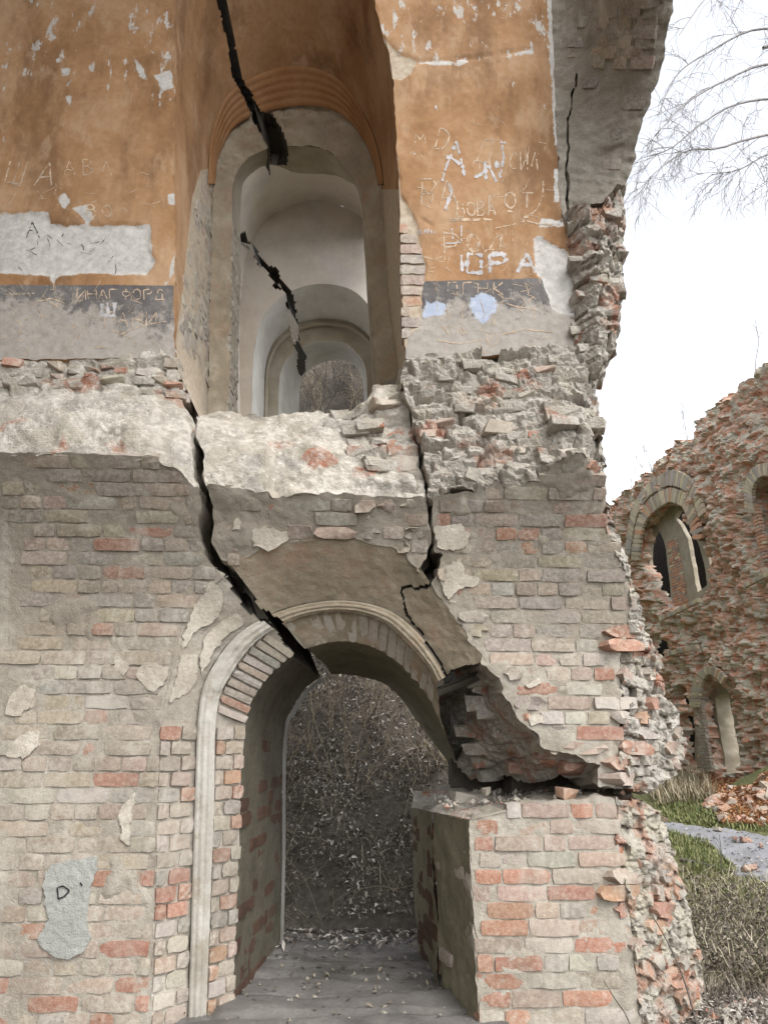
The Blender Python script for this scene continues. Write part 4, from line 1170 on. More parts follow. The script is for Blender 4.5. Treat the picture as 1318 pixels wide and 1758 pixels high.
# courses showing in the grey shell
def inside_shell(px, py):
    d = sdf(px, py, SHELL)
    d = np.minimum(d, -sdf(px, py, SHELL_CRACK))
    return d
random.seed(30)
for k in range(22):
    qy = -50 + k * 17.5
    qx = 945 + random.uniform(0, 30)
    while qx < 1170:
        wpx = random.choice([64, 30, 30, 34])
        c_ = np.array([qx + wpx / 2, qx + wpx / 2 - 5, qx + wpx / 2 + 5, qx + wpx / 2, qx + wpx / 2]); r_ = np.array([qy, qy, qy, qy - 4, qy + 4])
        qx += wpx + 5
        if inside_shell(c_[:1], r_[:1])[0] < 12 + wpx * 0.36 or not (qy < 110 or random.random() < 0.35): continue
        P, _n = surf_shell(c_, r_)
        tv, uv = P[2] - P[1], P[3] - P[4]
        nv = np.cross(uv, tv); nv /= np.linalg.norm(nv)
        if nv @ (CAM - P[0]) < 0: nv = -nv
        dpt = np.linalg.norm(P[0] - CAM); Lw = wpx / FPX * dpt * 0.92; L0 = LS if wpx > 50 else LH
        col, cn = pick({'grey': 5, 'beige': 3, 'yellow': 1.6, 'pink': 0.5})
        put_brick(right, P[0] + nv * random.uniform(0.0, 0.010), tv, uv, random.choice(STR if wpx > 50 else HEA), tuple(v * 0.72 for v in col), -0.35, sx=Lw / L0, sz=1.05)
# broken bricks standing out of the torn places
WR = {'grey': 4, 'beige': 3, 'pale': 3, 'pink': 1.5, 'red': 0.8}
aw = lambda c: {'red': -0.3, 'orange': -0.3, 'pink': 0.0}.get(c, 0.25)
strew(left, [(-40, 622), (296, 616), (305, 650), (312, 690), (280, 676), (170, 668), (-40, 672)], SL, 34, 31, {'grey': 4, 'beige': 4, 'red': 1.6, 'pink': 1.5}, aw, (0.5, 0.95), 5, -0.02, d_ledge_l)
strew(mid, [(560, 702), (632, 690), (645, 672), (690, 668), (708, 745), (725, 800), (640, 800), (560, 730)], SM, 16, 32, {'pale': 5, 'grey': 3, 'pink': 1}, lambda c: 0.4, (0.8, 1.3), 8, -0.03, d_ledge_m)
strew(right, POLY_SR, SR, 34, 33, WR, aw, (0.6, 1.1), 10, -0.03, d_srub)
strew(right, STUB, surf_y(y_stub), 16, 34, {'grey': 3, 'beige': 5, 'pale': 4, 'red': 0.5, 'pink': 1}, lambda c: 0.35 if c != 'red' else -0.2, (0.6, 1.1), 6, -0.035, d_stub)
strew(right, SOFF, surf_soff, 13, 35, {'deep': 2, 'red': 2, 'beige': 3, 'grey': 3, 'pink': 1}, lambda c: -0.25, (0.8, 1.35), 8, -0.02, d_soff, 0.3)
o = None

# patches and cracks in the left wall
CEM = [(80, 1498), (92, 1484), (120, 1478), (168, 1470), (166, 1500), (152, 1540), (150, 1575), (156, 1605), (146, 1634), (122, 1646), (104, 1644), (72, 1626), (66, 1610), (84, 1580), (80, 1545), (76, 1520)]
sheet('cement_patch', CEM, surf_wall, M['cement'], left, 3, lambda P, a, b: 0.012 + 0.002 * fbm(P, 40, 2, 5), 3.0, 9, skirt=(0, 0.02, 0))
for p in ([(14, 1200), (38, 1176), (62, 1186), (52, 1215), (38, 1228), (12, 1226)], [(12, 1290), (36, 1262), (66, 1250), (68, 1280), (44, 1300), (14, 1302)], [(232, 1150), (258, 1135), (290, 1146), (284, 1172), (262, 1188), (240, 1170)], [(212, 1380), (232, 1360), (226, 1410), (222, 1452), (210, 1440), (204, 1400)], [(200, 1125), (222, 1140), (215, 1160), (198, 1150)]):
    sheet('plaster_patch', p, surf_wall, M['limepatch'], left, 3, lambda P, a, b: 0.007 + 0.002 * fbm(P, 30, 2, 6), 3.0, 7, skirt=(0, 0.012, 0))
for p in ([(432, 912), (452, 902), (492, 914), (494, 928), (462, 948), (440, 936)], [(400, 893), (412, 890), (414, 908), (402, 910)]):
    sheet('plaster_patch', p, surf_wall, M['limepatch'], mid, 3, lambda P, a, b: 0.008 + 0.002 * fbm(P, 30, 2, 6), 3.0, 7, skirt=(0, 0.012, 0))
for p in ([(756, 975), (790, 960), (800, 985), (822, 992), (818, 1006), (790, 1010), (770, 1030), (754, 1000)], [(900, 1174), (926, 1166), (930, 1172), (906, 1182)], [(742, 905), (786, 898), (806, 915), (800, 940), (768, 944), (750, 940)], [(905, 1232), (925, 1226), (932, 1240), (910, 1248)]):
    sheet('plaster_patch', p, surf_wall, M['limepatch'], right, 3, lambda P, a, b: 0.008 + 0.002 * fbm(P, 30, 2, 6), 3.0, 7, skirt=(0, 0.012, 0))

# ================================================================== SCRATCHED WRITING
GL = {
 'А': [[(0, 0), (.5, 1), (1, 0)], [(.2, .38), (.8, .38)]],
 'Б': [[(.9, 1), (0, 1), (0, 0), (.7, 0), (.9, .25), (.7, .5), (0, .5)]],
 'В': [[(0, 0), (0, 1), (.6, 1), (.8, .8), (.6, .55), (0, .55)], [(.6, .55), (.95, .3), (.7, 0), (0, 0)]],
 'Д': [[(0, -.15), (0, 0), (1, 0), (1, -.15)], [(.15, 0), (.4, 1), (.85, 1), (.85, 0)]],
 'D': [[(0, 0), (0, 1), (.5, 1), (.95, .7), (.95, .3), (.5, 0), (0, 0)]],
 'И': [[(0, 1), (0, 0), (1, 1), (1, 0)]],
 'К': [[(0, 0), (0, 1)], [(.9, 1), (0, .5), (.9, 0)]],
 'Л': [[(0, 0), (.5, 1), (1, 0)]],
 'М': [[(0, 0), (.1, 1), (.5, .4), (.9, 1), (1, 0)]],
 'Н': [[(0, 0), (0, 1)], [(1, 0), (1, 1)], [(0, .5), (1, .5)]],
 'О': [[(.5, 0), (.1, .2), (0, .5), (.15, .85), (.5, 1), (.85, .85), (1, .5), (.85, .15), (.5, 0)]],
 'Р': [[(0, 0), (0, 1), (.65, 1), (.95, .8), (.65, .5), (0, .5)]],
 'С': [[(.95, .85), (.55, 1), (.1, .75), (0, .4), (.3, .05), (.9, .1)]],
 'Т': [[(.5, 0), (.5, 1)], [(0, 1), (1, 1)]],
 'Ф': [[(.5, 0), (.5, 1)], [(.5, .85), (.1, .75), (.05, .45), (.5, .3), (.95, .45), (.9, .75), (.5, .85)]],
 'Г': [[(0, 0), (0, 1), (.9, 1)]],
 'Ш': [[(0, 1), (0, 0), (1, 0), (1, 1)], [(.5, 0), (.5, 1)]],
 'Ю': [[(0, 0), (0, 1)], [(0, .5), (.3, .5)], [(.3, 0), (.3, 1), (1, 1), (1, 0), (.3, 0)]],
 'П': [[(0, 0), (0, 1), (1, 1), (1, 0)]],
 '.': [[(.4, 0), (.55, .08)]],
}
def stroke(V, F, pts, wpx, dispf, Y=4.1):
    pts = np.asarray(pts, float)
    seg = np.linalg.norm(np.diff(pts, axis=0), axis=1)
    n = max(3, int(seg.sum() / 3.5))
    arc = np.concatenate([[0], np.cumsum(seg)])
    t = np.linspace(0, arc[-1], n)
    x = np.interp(t, arc, pts[:, 0]); y = np.interp(t, arc, pts[:, 1])
    x = x + rng.normal(0, 0.25, n); y = y + rng.normal(0, 0.25, n)
    dx, dy = np.gradient(x), np.gradient(y); L = np.hypot(dx, dy) + 1e-6
    wv = wpx * 0.5 * np.clip(1 + 0.45 * rng.normal(0, 1, n), 0.25, 1.8)
    xa, ya, xb, yb = x - dy / L * wv, y + dx / L * wv, x + dy / L * wv, y - dx / L * wv
    px = np.stack([xa, xb], 1).ravel(); py = np.stack([ya, yb], 1).ravel()
    P = at_y(px, py, Y)
    P[:, 1] -= dispf(P, px, py) + 0.0022
    b = len(V)
    V.extend(P.tolist())
    for k in range(n - 1):
        if rng.random() < 0.09: continue
        F.append((b + 2 * k, b + 2 * k + 2, b + 2 * k + 3, b + 2 * k + 1))
def write(parent, text, x, y, cw, ch, wpx, m, dispf, slant=0.0, rise=0.0, gap=1.25, jit=0.04):
    V, F = [], []
    for k, c in enumerate(text):
        if c in GL:
            for st in GL[c]:
                pts = [(x + (k * gap + u + random.gauss(0, jit)) * cw + v * ch * slant, y - (v + random.gauss(0, jit)) * ch + k * rise) for u, v in st]
                stroke(V, F, pts, wpx, dispf)
    if F: mesh_obj('scratched_writing', V, F, m, parent)['kind'] = 'stuff'
def lines(parent, sts, wpx, m, dispf):
    V, F = [], []
    for s in sts: stroke(V, F, s, wpx, dispf)
    mesh_obj('scratched_writing', V, F, m, parent)['kind'] = 'stuff'
DL = d_paint([BARE_L]); DR = d_paint([EXP_R, EXP_R2, BARE_R] + CRH)
random.seed(41)
write(left, 'ША', 8, 316, 30, 38, 2.2, M['scratch'], DL, slant=0.3, gap=1.7, rise=2)
write(left, 'ИНАГФОРД', 132, 514, 15, 17, 1.5, M['scratch'], DL, gap=1.28)
write(left, 'Ш', 175, 541, 22, 22, 5, M['chalk'], DL)
write(left, 'А', 45, 405, 22, 26, 1.3, M['soot'], DL)
write(left, 'АВЛ', 110, 300, 18, 24, 1.3, M['scratch'], DL, gap=1.8)
write(left, 'ВО', 150, 372, 16, 20, 1.8, M['scratch'], DL, gap=1.6)
write(left, 'ПАНИ', 180, 560, 16, 24, 1.3, M['scratch'], DL, gap=1.5)
lines(left, [[(205, 575), (240, 560), (285, 552)], [(190, 566), (225, 580)], [(8, 506), (60, 504)], [(60, 520), (90, 512), (110, 520)]], 1.3, M['scratch'], DL)
write(right, 'М', 713, 247, 17, 16, 1.8, M['scratch'], DR)
write(right, 'D', 746, 254, 22, 34, 1.8, M['scratch'], DR, slant=0.2)
lines(right, [[(783, 243), (776, 262), (764, 290), (759, 312)], [(783, 243), (790, 270), (797, 302)], [(766, 270), (774, 271), (790, 283)], [(860, 242), (864, 270), (858, 305)], [(860, 246), (868, 246)], [(851, 276), (858, 304)], [(832, 278), (834, 308)], [(836, 280), (852, 312)], [(814, 305), (828, 298), (836, 284)], [(770, 316), (775, 330), (764, 360)]], 4.5, M['chalk'], DR)
write(right, 'СИЛ', 875, 292, 12, 32, 1.8, M['scratch'], DR, gap=1.5)
write(right, 'Д', 812, 280, 30, 40, 1.4, M['scratch'], DR, slant=0.2)
write(right, 'Р', 722, 354, 26, 46, 2.2, M['scratch'], DR, slant=0.05)
write(right, 'А', 752, 356, 34, 44, 1.8, M['scratch'], DR)
write(right, 'ВОВА', 784, 371, 14, 24, 2.0, M['scratch'], DR, gap=1.25)
write(right, 'К', 838, 360, 12, 24, 1.8, M['scratch'], DR)
write(right, 'ОТ', 865, 358, 20, 28, 2.4, M['scratch'], DR, gap=1.5)
lines(right, [[(771, 376), (840, 376)], [(771, 379), (845, 377)], [(932, 310), (931, 335), (922, 358), (905, 372), (892, 377), (925, 385), (960, 386)], [(840, 335), (838, 358)], [(871, 362), (880, 364)]], 2.4, M['scratch'], DR)
write(right, 'ВАНА', 719, 402, 6, 8, 1.3, M['chalk'], DR, gap=1.3)
write(right, 'Р', 763, 445, 26, 44, 2.0, M['scratch'], DR)
lines(right, [[(792, 388), (791, 418)], [(775, 392), (777, 410)], [(765, 418), (792, 416)]], 2.4, M['chalk'], DR)
write(right, 'О', 800, 432, 24, 32, 2.2, M['scratch'], DR)
write(right, 'О', 804, 430, 18, 28, 1.6, M['scratch'], DR)
write(right, 'Д', 834, 428, 26, 24, 1.6, M['scratch'], DR, slant=0.3)
lines(right, [[(847, 394), (856, 408), (862, 425)], [(850, 392), (875, 387), (900, 380)], [(722, 440), (748, 446), (758, 440)], [(730, 460), (748, 460)], [(730, 466), (746, 467)]], 1.5, M['scratch'], DR)
write(right, 'ЮРА', 793, 468, 33, 31, 6.0, M['chalk'], DR, gap=1.42, rise=-0.5, jit=0.02)
write(right, 'ПГНК', 768, 505, 16, 20, 1.6, M['scratch'], DR, gap=1.65)
lines(right, [[(870, 522), (890, 528), (922, 532)], [(905, 518), (915, 510)], [(750, 585), (790, 590), (830, 582)], [(860, 575), (900, 566), (950, 570)], [(835, 574), (836, 590), (842, 576)], [(770, 560), (776, 575)]], 1.5, M['scratch'], DR)
def many(parent, box_, n, m, dispf, seed):
    random.seed(seed); V, F = [], []
    for k in range(n):
        x, y = random.uniform(box_[0], box_[2]), random.uniform(box_[1], box_[3])
        a = random.uniform(0, 6.28); L = random.uniform(5, 24)
        stroke(V, F, [(x, y), (x + L * .5 * math.cos(a) + 1.5, y + L * .5 * math.sin(a)), (x + L * math.cos(a), y + L * math.sin(a))], random.uniform(0.5, 1.0), dispf)
    o = mesh_obj('scratches', V, F, m, parent); o['kind'] = 'stuff'
many(right, (720, 200, 940, 470), 70, M['scratch'], DR, 51)
many(right, (745, 485, 930, 598), 80, M['scratch'], DR, 52)
many(left, (0, 495, 280, 605), 80, M['scratch'], DL, 53)
many(left, (0, 290, 280, 370), 20, M['scratch'], DL, 54)
many(left, (10, 380, 240, 460), 16, M['soot'], DL, 55)
V, F = [], []
for s in ([(101, 1522), (103, 1542), (113, 1538), (122, 1528), (112, 1520), (103, 1522)], [(140, 1514), (144, 1520)]):
    pts = np.array(s, float)
    P, N = surf_wall(pts[:, 0], pts[:, 1])
    for a, b in zip(P[:-1], P[1:]):
        d = (b - a); sdv = np.cross(d, [0, -1, 0]); sdv /= np.linalg.norm(sdv) + 1e-9
        k = len(V); V += [(a + sdv * .004 + [0, -.018, 0]), (a - sdv * .004 + [0, -.018, 0]), (b - sdv * .003 + [0, -.018, 0]), (b + sdv * .003 + [0, -.018, 0])]
        F.append((k, k + 1, k + 2, k + 3))
mesh_obj('black_mark', V, F, M['soot'], left)
print('bricks', NB)

# unseen wall and vault, added to keep the light off the left part
cwp = [(-3.15, -0.1), (-3.15, 6.6), (-2.9, 7.7), (-2.3, 8.7), (-1.5, 9.2), (-0.2, 9.6), (0.75, 9.75), (0.8, 10.2), (-0.3, 10.1), (-1.7, 9.8), (-2.7, 9.2), (-3.4, 8.1), (-3.7, 6.6), (-3.7, -0.1)]
V = []; nc = len(cwp)
ys_ = [4.14, 2.8, 1.2, -0.6, -2.6]
for k, y in enumerate(ys_):
    for j, (x, z) in enumerate(cwp):
        V.append((x + random.uniform(-.08, .08) * (j > 1) - 0.35 * k * (3 < j < 9) * 0.3, y, z - (0.0 if j in (0, nc - 1) else 0.02 * k)))
F = []
for a in range(len(ys_) - 1):
    for j in range(nc): F.append((a * nc + j, a * nc + (j + 1) % nc, (a + 1) * nc + (j + 1) % nc, (a + 1) * nc + j))
F.append(tuple(range((len(ys_) - 1) * nc, len(ys_) * nc)))
mesh_obj('shade_wall_and_vault', V, F, M['mortar_dark'], left)

# ================================================================== TWIGS, TREES
def tubes(name, lines_, m, parent=None, sides=4):
    V, F = [], []
    for pts, r0, r1 in lines_:
        pts = np.asarray(pts, float); n = len(pts)
        t = np.gradient(pts, axis=0); t /= np.linalg.norm(t, axis=1, keepdims=True) + 1e-9
        a = np.cross(t, [0.3, 0.5, 0.81]); a /= np.linalg.norm(a, axis=1, keepdims=True) + 1e-9
        b = np.cross(t, a)
        r = np.linspace(r0, r1, n)[:, None]
        base = len(V)
        for k in range(sides):
            an = 2 * math.pi * k / sides
            V.extend((pts + r * (a * math.cos(an) + b * math.sin(an))).tolist())
        for k in range(sides):
            k2 = (k + 1) % sides
            F.extend([(base + k * n + i, base + k * n + i + 1, base + k2 * n + i + 1, base + k2 * n + i) for i in range(n - 1)])
    return mesh_obj(name, V, F, m, parent, True)

def wander(p, d, L, n, r, droop=0.0, wob=0.25):
    pts = [np.array(p, float)]; d = np.array(d, float); d /= np.linalg.norm(d)
    for k in range(n):
        d = d + r.normal(0, wob, 3) * 0.5; d[2] -= droop / n; d /= np.linalg.norm(d)
        pts.append(pts[-1] + d * L / n)
    return np.array(pts)

def sprout(main, r, cnt, L, rad, out, droop=0.3, depth=1, spread=0.9):
    for k in range(cnt):
        u = r.uniform(0.12, 1.0)
        i = min(int(u * (len(main) - 1)), len(main) - 2)
        t = main[i + 1] - main[i]; t /= np.linalg.norm(t)
        d = t * 0.8 + r.normal(0, spread, 3) * 0.6
        l = L * r.uniform(0.5, 1.2) * (1.15 - 0.5 * u)
        w_ = wander(main[i], d, l, 7, r, droop, 0.35)
        out.append((w_, rad, rad * 0.4))
        if depth > 0: sprout(w_, r, max(2, cnt // 4), L * 0.5, rad * 0.65, out, droop, depth - 1, spread)

r = np.random.default_rng(91)
TB = np.array([8.4, 11.4, float(terrain(np.array(8.4), np.array(11.4)))])
M['twig'] = m_flat('flare lightened twig bark', (0.36, 0.34, 0.34), 0.9, 0.3)  # bark lightened to put the sky's flare into the colour
tree = thing('bare_tree', 'leafless tree with thin drooping twigs spreading against the white sky', 'tree', TB)
trunk = np.array([TB, TB + [-.1, 0.1, 3], TB + [-.35, .0, 6], TB + [-.3, .1, 9], TB + [-.1, .1, 11.5]])
tubes('trunk', [(catmull(trunk, 14), 0.2, 0.05)], M['bark'], tree, 8)
br, tw = [], []
for path in ([(1500, 120), (1400, 20), (1318, -30), (1230, -20), (1165, 60)],
             [(1500, 160), (1390, 70), (1300, 50), (1215, 90), (1160, 130), (1128, 200)],
             [(1500, 200), (1400, 130), (1318, 110), (1240, 140), (1180, 175), (1140, 215), (1110, 250)],
             [(1500, 260), (1420, 190), (1340, 170), (1260, 180), (1200, 215), (1150, 255), (1105, 270)],
             [(1500, 330), (1420, 250), (1340, 230), (1280, 240), (1230, 255), (1175, 260), (1120, 300), (1100, 330)],
             [(1500, 380), (1420, 310), (1360, 270), (1318, 265), (1270, 290), (1220, 300)],
             [(1480, 20), (1420, -90), (1330, -120), (1240, -80), (1180, -30)], [(1520, 420), (1440, 350), (1380, 310), (1330, 300), (1310, 315)]):
    Yd = 10.2 + r.uniform(-0.6, 0.9)
    p = np.array(path, float)
    Yp = np.linspace(11.4, Yd, len(p))
    L3 = at_y(p[:, 0], p[:, 1], Yp)
    root = TB + [-.3, 0.05, L3[0, 2] - TB[2] - 1.0]
    L3 = np.vstack([[root], L3])
    ln = catmull(L3, 26)
    br.append((ln, 0.04, 0.007))
    sprout(ln[5:], r, 24, 1.45, 0.0065, tw, 1.0, 1, 0.75)
tubes('limb', br, M['twig'], tree, 5)
tubes('crown', tw, M['twig'], tree, 3)

def march(px, py):
    d = ray(np.array(float(px)), np.array(float(py)))
    t = np.linspace(3, 60, 6000)
    q = CAM + d[None] * t[:, None]
    hit = np.argmax(q[:, 2] < terrain(q[:, 0], q[:, 1]))
    return q[hit]

def shrub(name, label, pos, h, stems, seed, group=None, spread=0.25, rad=0.008, m=None, cnt=5, wob=0.2):
    r = np.random.default_rng(seed)
    o = thing(name, label, 'shrub', pos, group)
    main, tw = [], []
    for k in range(stems):
        d = np.array([r.normal(0, spread), r.normal(0, spread * 0.6), 1.0])
        ln = wander(np.array(pos) + [r.normal(0, .06), r.normal(0, .06), -0.05], d, h * r.uniform(0.6, 1.1), 9, r, -0.1, wob)
        main.append((ln, rad * r.uniform(.7, 1.2), rad * 0.4))
        sprout(ln[2:], r, cnt, h * 0.3, rad * 0.5, tw, 0.0, 1, 0.7)
    tubes('stem', main, m or M['straw_stem'], o, 4)
    tubes('twig', tw, m or M['straw_stem'], o, 3)
    return o
G = 'bare saplings on the dark mound'
for k, (px, py, h, st, lab) in enumerate([
        (598, 1345, 1.25, 5, 'tallest bare sapling with forked stems in the middle of the doorway mound'),
        (520, 1300, 0.8, 3, 'thin bare sapling leaning on the mound beside the left door jamb'),
        (655, 1290, 0.9, 4, 'bare branching sapling on the mound under the crown of the door arch'),
        (700, 1330, 0.7, 3, 'small straw coloured sapling on the mound near the broken soffit'),
        (560, 1250, 0.8, 4, 'upper sapling of thin upright canes high on the mound'),
        (640, 1225, 0.8, 4, 'bundle of pale canes at the top of the visible mound')]):
    shrub('bare_sapling', lab, march(px, py), h, st, 200 + k, G, 0.28, 0.006)
for k in range(7):
    x = -1.3 + k * 0.36 + rng.normal(0, .06); y = 15.2 + 0.3 * (k % 3)
    z = float(terrain(np.array(x), np.array(y)))
    shrub('thicket_shrub', 'bare tangled shrub on the bank beyond the last arched window', (x, y, z), 2.6, 9, 300 + k, 'tangled shrubs beyond the far window', 0.45, 0.012, M['straw_stem'] if k % 2 else M['bark'], 8, 0.4)

# ================================================================== LEAVES, GRASS (nobody could count them)
def leaves(name, pts, sizes, m, seed, lift=0.012, flat=0.6, kind='stuff', clump=0.0):
    r = np.random.default_rng(seed); n = len(pts)
    tone = r.random(n)
    if clump:
        c = fbm(pts * np.array([1, 1, 1.0]), 3.2, 3, 66)
        keep = r.random(n) < np.clip(0.55 + clump * c, 0.08, 1)
        pts, sizes, tone = pts[keep], np.asarray(sizes)[keep], np.clip(tone[keep] ** 1.2 + 0.22 * c[keep], 0, 1); n = len(pts)
    a = r.uniform(0, 6.283, n); tl = r.normal(0, flat, n); ro = r.normal(0, flat, n)
    ex = np.stack([np.cos(a) * np.cos(tl), np.sin(a) * np.cos(tl), np.sin(tl)], 1)
    ey = np.stack([-np.sin(a) * np.cos(ro), np.cos(a) * np.cos(ro), np.sin(ro)], 1)
    s = np.asarray(sizes)[:, None]
    c = pts + np.array([0, 0, lift])
    up = np.cross(ex, ey)
    V = np.stack([c - ex * s, c + ey * s * 0.45 + up * s * 0.25, c + ex * s, c - ey * s * 0.45 + up * s * 0.25], 1).reshape(-1, 3)
    b = np.arange(n)[:, None] * 4
    F = np.concatenate([b + [0, 2, 1], b + [0, 3, 2]], 0)
    o = mesh_obj(name, V, F, m, None, False, {'rnd': np.repeat(tone, 4)})
    return tag(o, kind=kind)
def blades(name, pts, length, m, seed, lean=0.5, width=0.004, droop=0.4):
    r = np.random.default_rng(seed); n = len(pts)
    a = r.uniform(0, 6.283, n); L = np.asarray(length)
    ln = np.abs(r.normal(lean, 0.3, n))
    d = np.stack([np.cos(a) * np.sin(ln), np.sin(a) * np.sin(ln), np.cos(ln)], 1)
    sd = np.stack([-np.sin(a), np.cos(a), a * 0], 1)
    w_ = width * r.uniform(0.6, 1.5, n)[:, None]
    m1 = pts + d * (L * 0.55)[:, None]; tip = pts + d * L[:, None]; tip[:, 2] -= L * droop * r.random(n)
    V = np.stack([pts - sd * w_, pts + sd * w_, m1 + sd * w_ * 0.8, m1 - sd * w_ * 0.8, tip], 1).reshape(-1, 3)
    b = np.arange(n)[:, None] * 5
    F = [tuple(q) for q in (b + [0, 1, 2, 3])] + [tuple(q) for q in (b + [3, 2, 4])]
    return tag(mesh_obj(name, V, F, m, None, False, {'rnd': np.repeat(r.random(n), 5)}), kind='stuff')
def on_ground(x, y): return np.stack([x, y, terrain(x, y)], 1)
n = 48000
lx = rng.uniform(-1.3, 1.7, n); ly = 5.85 + 3.3 * rng.random(n) ** 1.15
leaves('leaf_litter', on_ground(lx, ly), 0.006 + 0.022 * rng.random(n) ** 2.2, M['litter'], 61, 0.012, 0.8, clump=0.9)
rt = np.random.default_rng(67); tl = []
for k in range(230):
    x, y = rt.uniform(-1.2, 1.2), rt.uniform(5.9, 9.0); a = rt.uniform(0, 6.283); L = rt.uniform(0.12, 0.55)
    t = np.linspace(0, 1, 7); bend = rt.normal(0, 0.25)
    xs_ = x + L * t * np.cos(a + bend * t); ys2 = y + L * t * np.sin(a + bend * t)
    tl.append((np.stack([xs_, ys2, terrain(xs_, ys2) + 0.02 + rt.uniform(0, 0.09) * np.sin(t * 3.0) + rt.uniform(-.05, .2) * t * L], 1), rt.uniform(0.0015, 0.004), 0.001))
tag(tubes('twig_litter', tl, M['straw_stem'], None, 3), kind='stuff')
n = 900
lx = rng.uniform(-1.2, 0.5, n); ly = 5.3 + 0.65 * rng.random(n) ** 0.5
leaves('leaf_litter', np.stack([lx, ly, 0.31 + 0 * lx], 1), rng.uniform(0.012, 0.035, n), M['litter'], 62, 0.01, 0.4)
n = 1600
lx = rng.uniform(0.55, 1.7, n); ly = rng.uniform(6.8, 9.0, n)
blades('dry_grass', on_ground(lx, ly), rng.uniform(0.12, 0.4, n), M['drygrass'], 63, 0.8, 0.004)
n = 2400
lx = rng.uniform(-1.3, 0.9, n); ly = rng.uniform(5.9, 9.0, n)
blades('dry_stalks', on_ground(lx, ly), rng.uniform(0.06, 0.32, n), M['drygrass'], 64, 1.15, 0.0022)

def zone(poly, n, seed):
    r = np.random.default_rng(seed); p = np.asarray(poly, float); lo, hi = p.min(0), p.max(0)
    q = lo + (hi - lo) * r.random((n * 3, 2))
    q = q[sdf(q[:, 0], q[:, 1], p) > 0][:n]
    g = ground_hit(q[:, 0], q[:, 1]); g[:, 2] = terrain(g[:, 0], g[:, 1])
    return g
gz = zone([(1140, 1425), (1215, 1448), (1268, 1502), (1180, 1500)], 3500, 71)
blades('green_grass', gz, rng.uniform(0.04, 0.12, len(gz)), M['grass'], 71, 0.4, 0.005)
gz = zone([(1120, 1360), (1210, 1375), (1330, 1405), (1330, 1432), (1200, 1418), (1130, 1412)], 2600, 72)
blades('green_grass', gz, rng.uniform(0.05, 0.14, len(gz)), M['grass'], 72, 0.5, 0.008)
gz = zone([(1110, 1325), (1210, 1335), (1230, 1380), (1120, 1385)], 1500, 73)
blades('dry_grass', gz, rng.uniform(0.15, 0.5, len(gz)), M['drygrass'], 73, 0.5, 0.007)
gz = zone([(1165, 1492), (1262, 1502), (1330, 1512), (1330, 1700), (1200, 1700)], 3600, 74)
blades('dry_grass', gz, rng.uniform(0.1, 0.34, len(gz)), M['straw'], 74, 1.3, 0.003, 0.25)
gz = zone([(1180, 1500), (1330, 1520), (1330, 1690), (1205, 1690)], 2600, 75)
blades('green_grass', gz, rng.uniform(0.05, 0.13, len(gz)), M['grass'], 75, 0.5, 0.004)
gz = zone([(1190, 1540), (1330, 1560), (1330, 1720), (1200, 1720)], 2200, 76)
blades('withered_weeds', gz, rng.uniform(0.06, 0.2, len(gz)), M['deadweed'], 76, 0.9, 0.003, 0.2)
gz = zone([(1150, 1660), (1330, 1660), (1330, 1790), (1150, 1790)], 2600, 77)
leaves('leaf_litter', gz, rng.uniform(0.008, 0.024, len(gz)), m_leafy('faded leaves', [(0, (0.06, 0.05, 0.04)), (0.5, (0.2, 0.17, 0.14)), (1, (0.5, 0.46, 0.4))]), 77, 0.01, 0.5)
gz = zone([(1180, 1520), (1330, 1540), (1330, 1700), (1200, 1700)], 1500, 78)
leaves('leaf_litter', gz + np.array([0, 0, 0.06]), rng.uniform(0.012, 0.03, len(gz)), M['deadweed'], 78, 0.05, 0.9)

PATH = [(1130, 1412), (1200, 1420), (1318, 1438), (1440, 1450), (1440, 1540), (1318, 1516), (1266, 1502), (1215, 1450), (1150, 1430)]
def surf_path(px, py):
    P = ground_hit(px, py); P[:, 2] = terrain(P[:, 0], P[:, 1]) + 0.03
    n = np.zeros(P.shape); n[:, 2] = 1
    return P, n
tag(sheet('path', PATH, surf_path, M['path'], None, 4, lambda P, a, b: 0.01 * fbm(P, 5, 4, 7), 3.0, skirt=(0, 0, -0.08)), kind='structure')

# ================================================================== FAR RUINED BUILDING
dv = ray(np.array(540.0), np.array(1267.0)); dv[2] = 0; dv /= np.linalg.norm(dv)
fn_ = np.array([-dv[1], dv[0], 0.0])
q0 = ray(np.array(1200.0), np.array(1330.0)); F0 = CAM + q0 * (19.5 / q0[1])
def far(off):
    def f(px, py):
        d = ray(np.asarray(px, float), np.asarray(py, float))
        o = F0 + fn_ * off
        t = ((o - CAM) @ fn_) / (d @ fn_)
        return CAM + d * t[..., None]
    return f
def surf_far(off):
    g = far(off)
    def f(px, py):
        P = g(px, py); return P, np.broadcast_to(fn_, P.shape).copy()
    return f
fb = thing('ruined_building', 'roofless red and grey brick ruin with arched windows across the yard', 'building', tuple(F0))
FOUT = [(1030, 900), (1045, 872), (1060, 852), (1085, 838), (1108, 815), (1122, 808), (1126, 786), (1150, 770), (1182, 748), (1186, 725), (1215, 705), (1245, 682), (1262, 662), (1290, 648), (1296, 634), (1318, 612), (1460, 500), (1460, 1480), (1318, 1420), (1200, 1350), (1030, 1330)]
OP1 = [(1094, 965), (1105, 902), (1121, 880), (1144, 864), (1155, 863), (1173, 873), (1184, 905), (1187, 918), (1200, 930), (1210, 980), (1216, 1005), (1195, 1028), (1150, 1050), (1135, 1035), (1110, 985)]
DR1 = [(1200, 1200), (1203, 1178), (1209, 1164), (1217, 1157), (1228, 1163), (1238, 1174), (1247, 1190), (1257, 1240), (1268, 1300), (1274, 1328), (1222, 1328), (1212, 1260)]
DR2 = [(1160, 1200), (1170, 1176), (1177, 1176), (1183, 1192), (1190, 1230), (1204, 1316), (1178, 1318), (1160, 1260)]
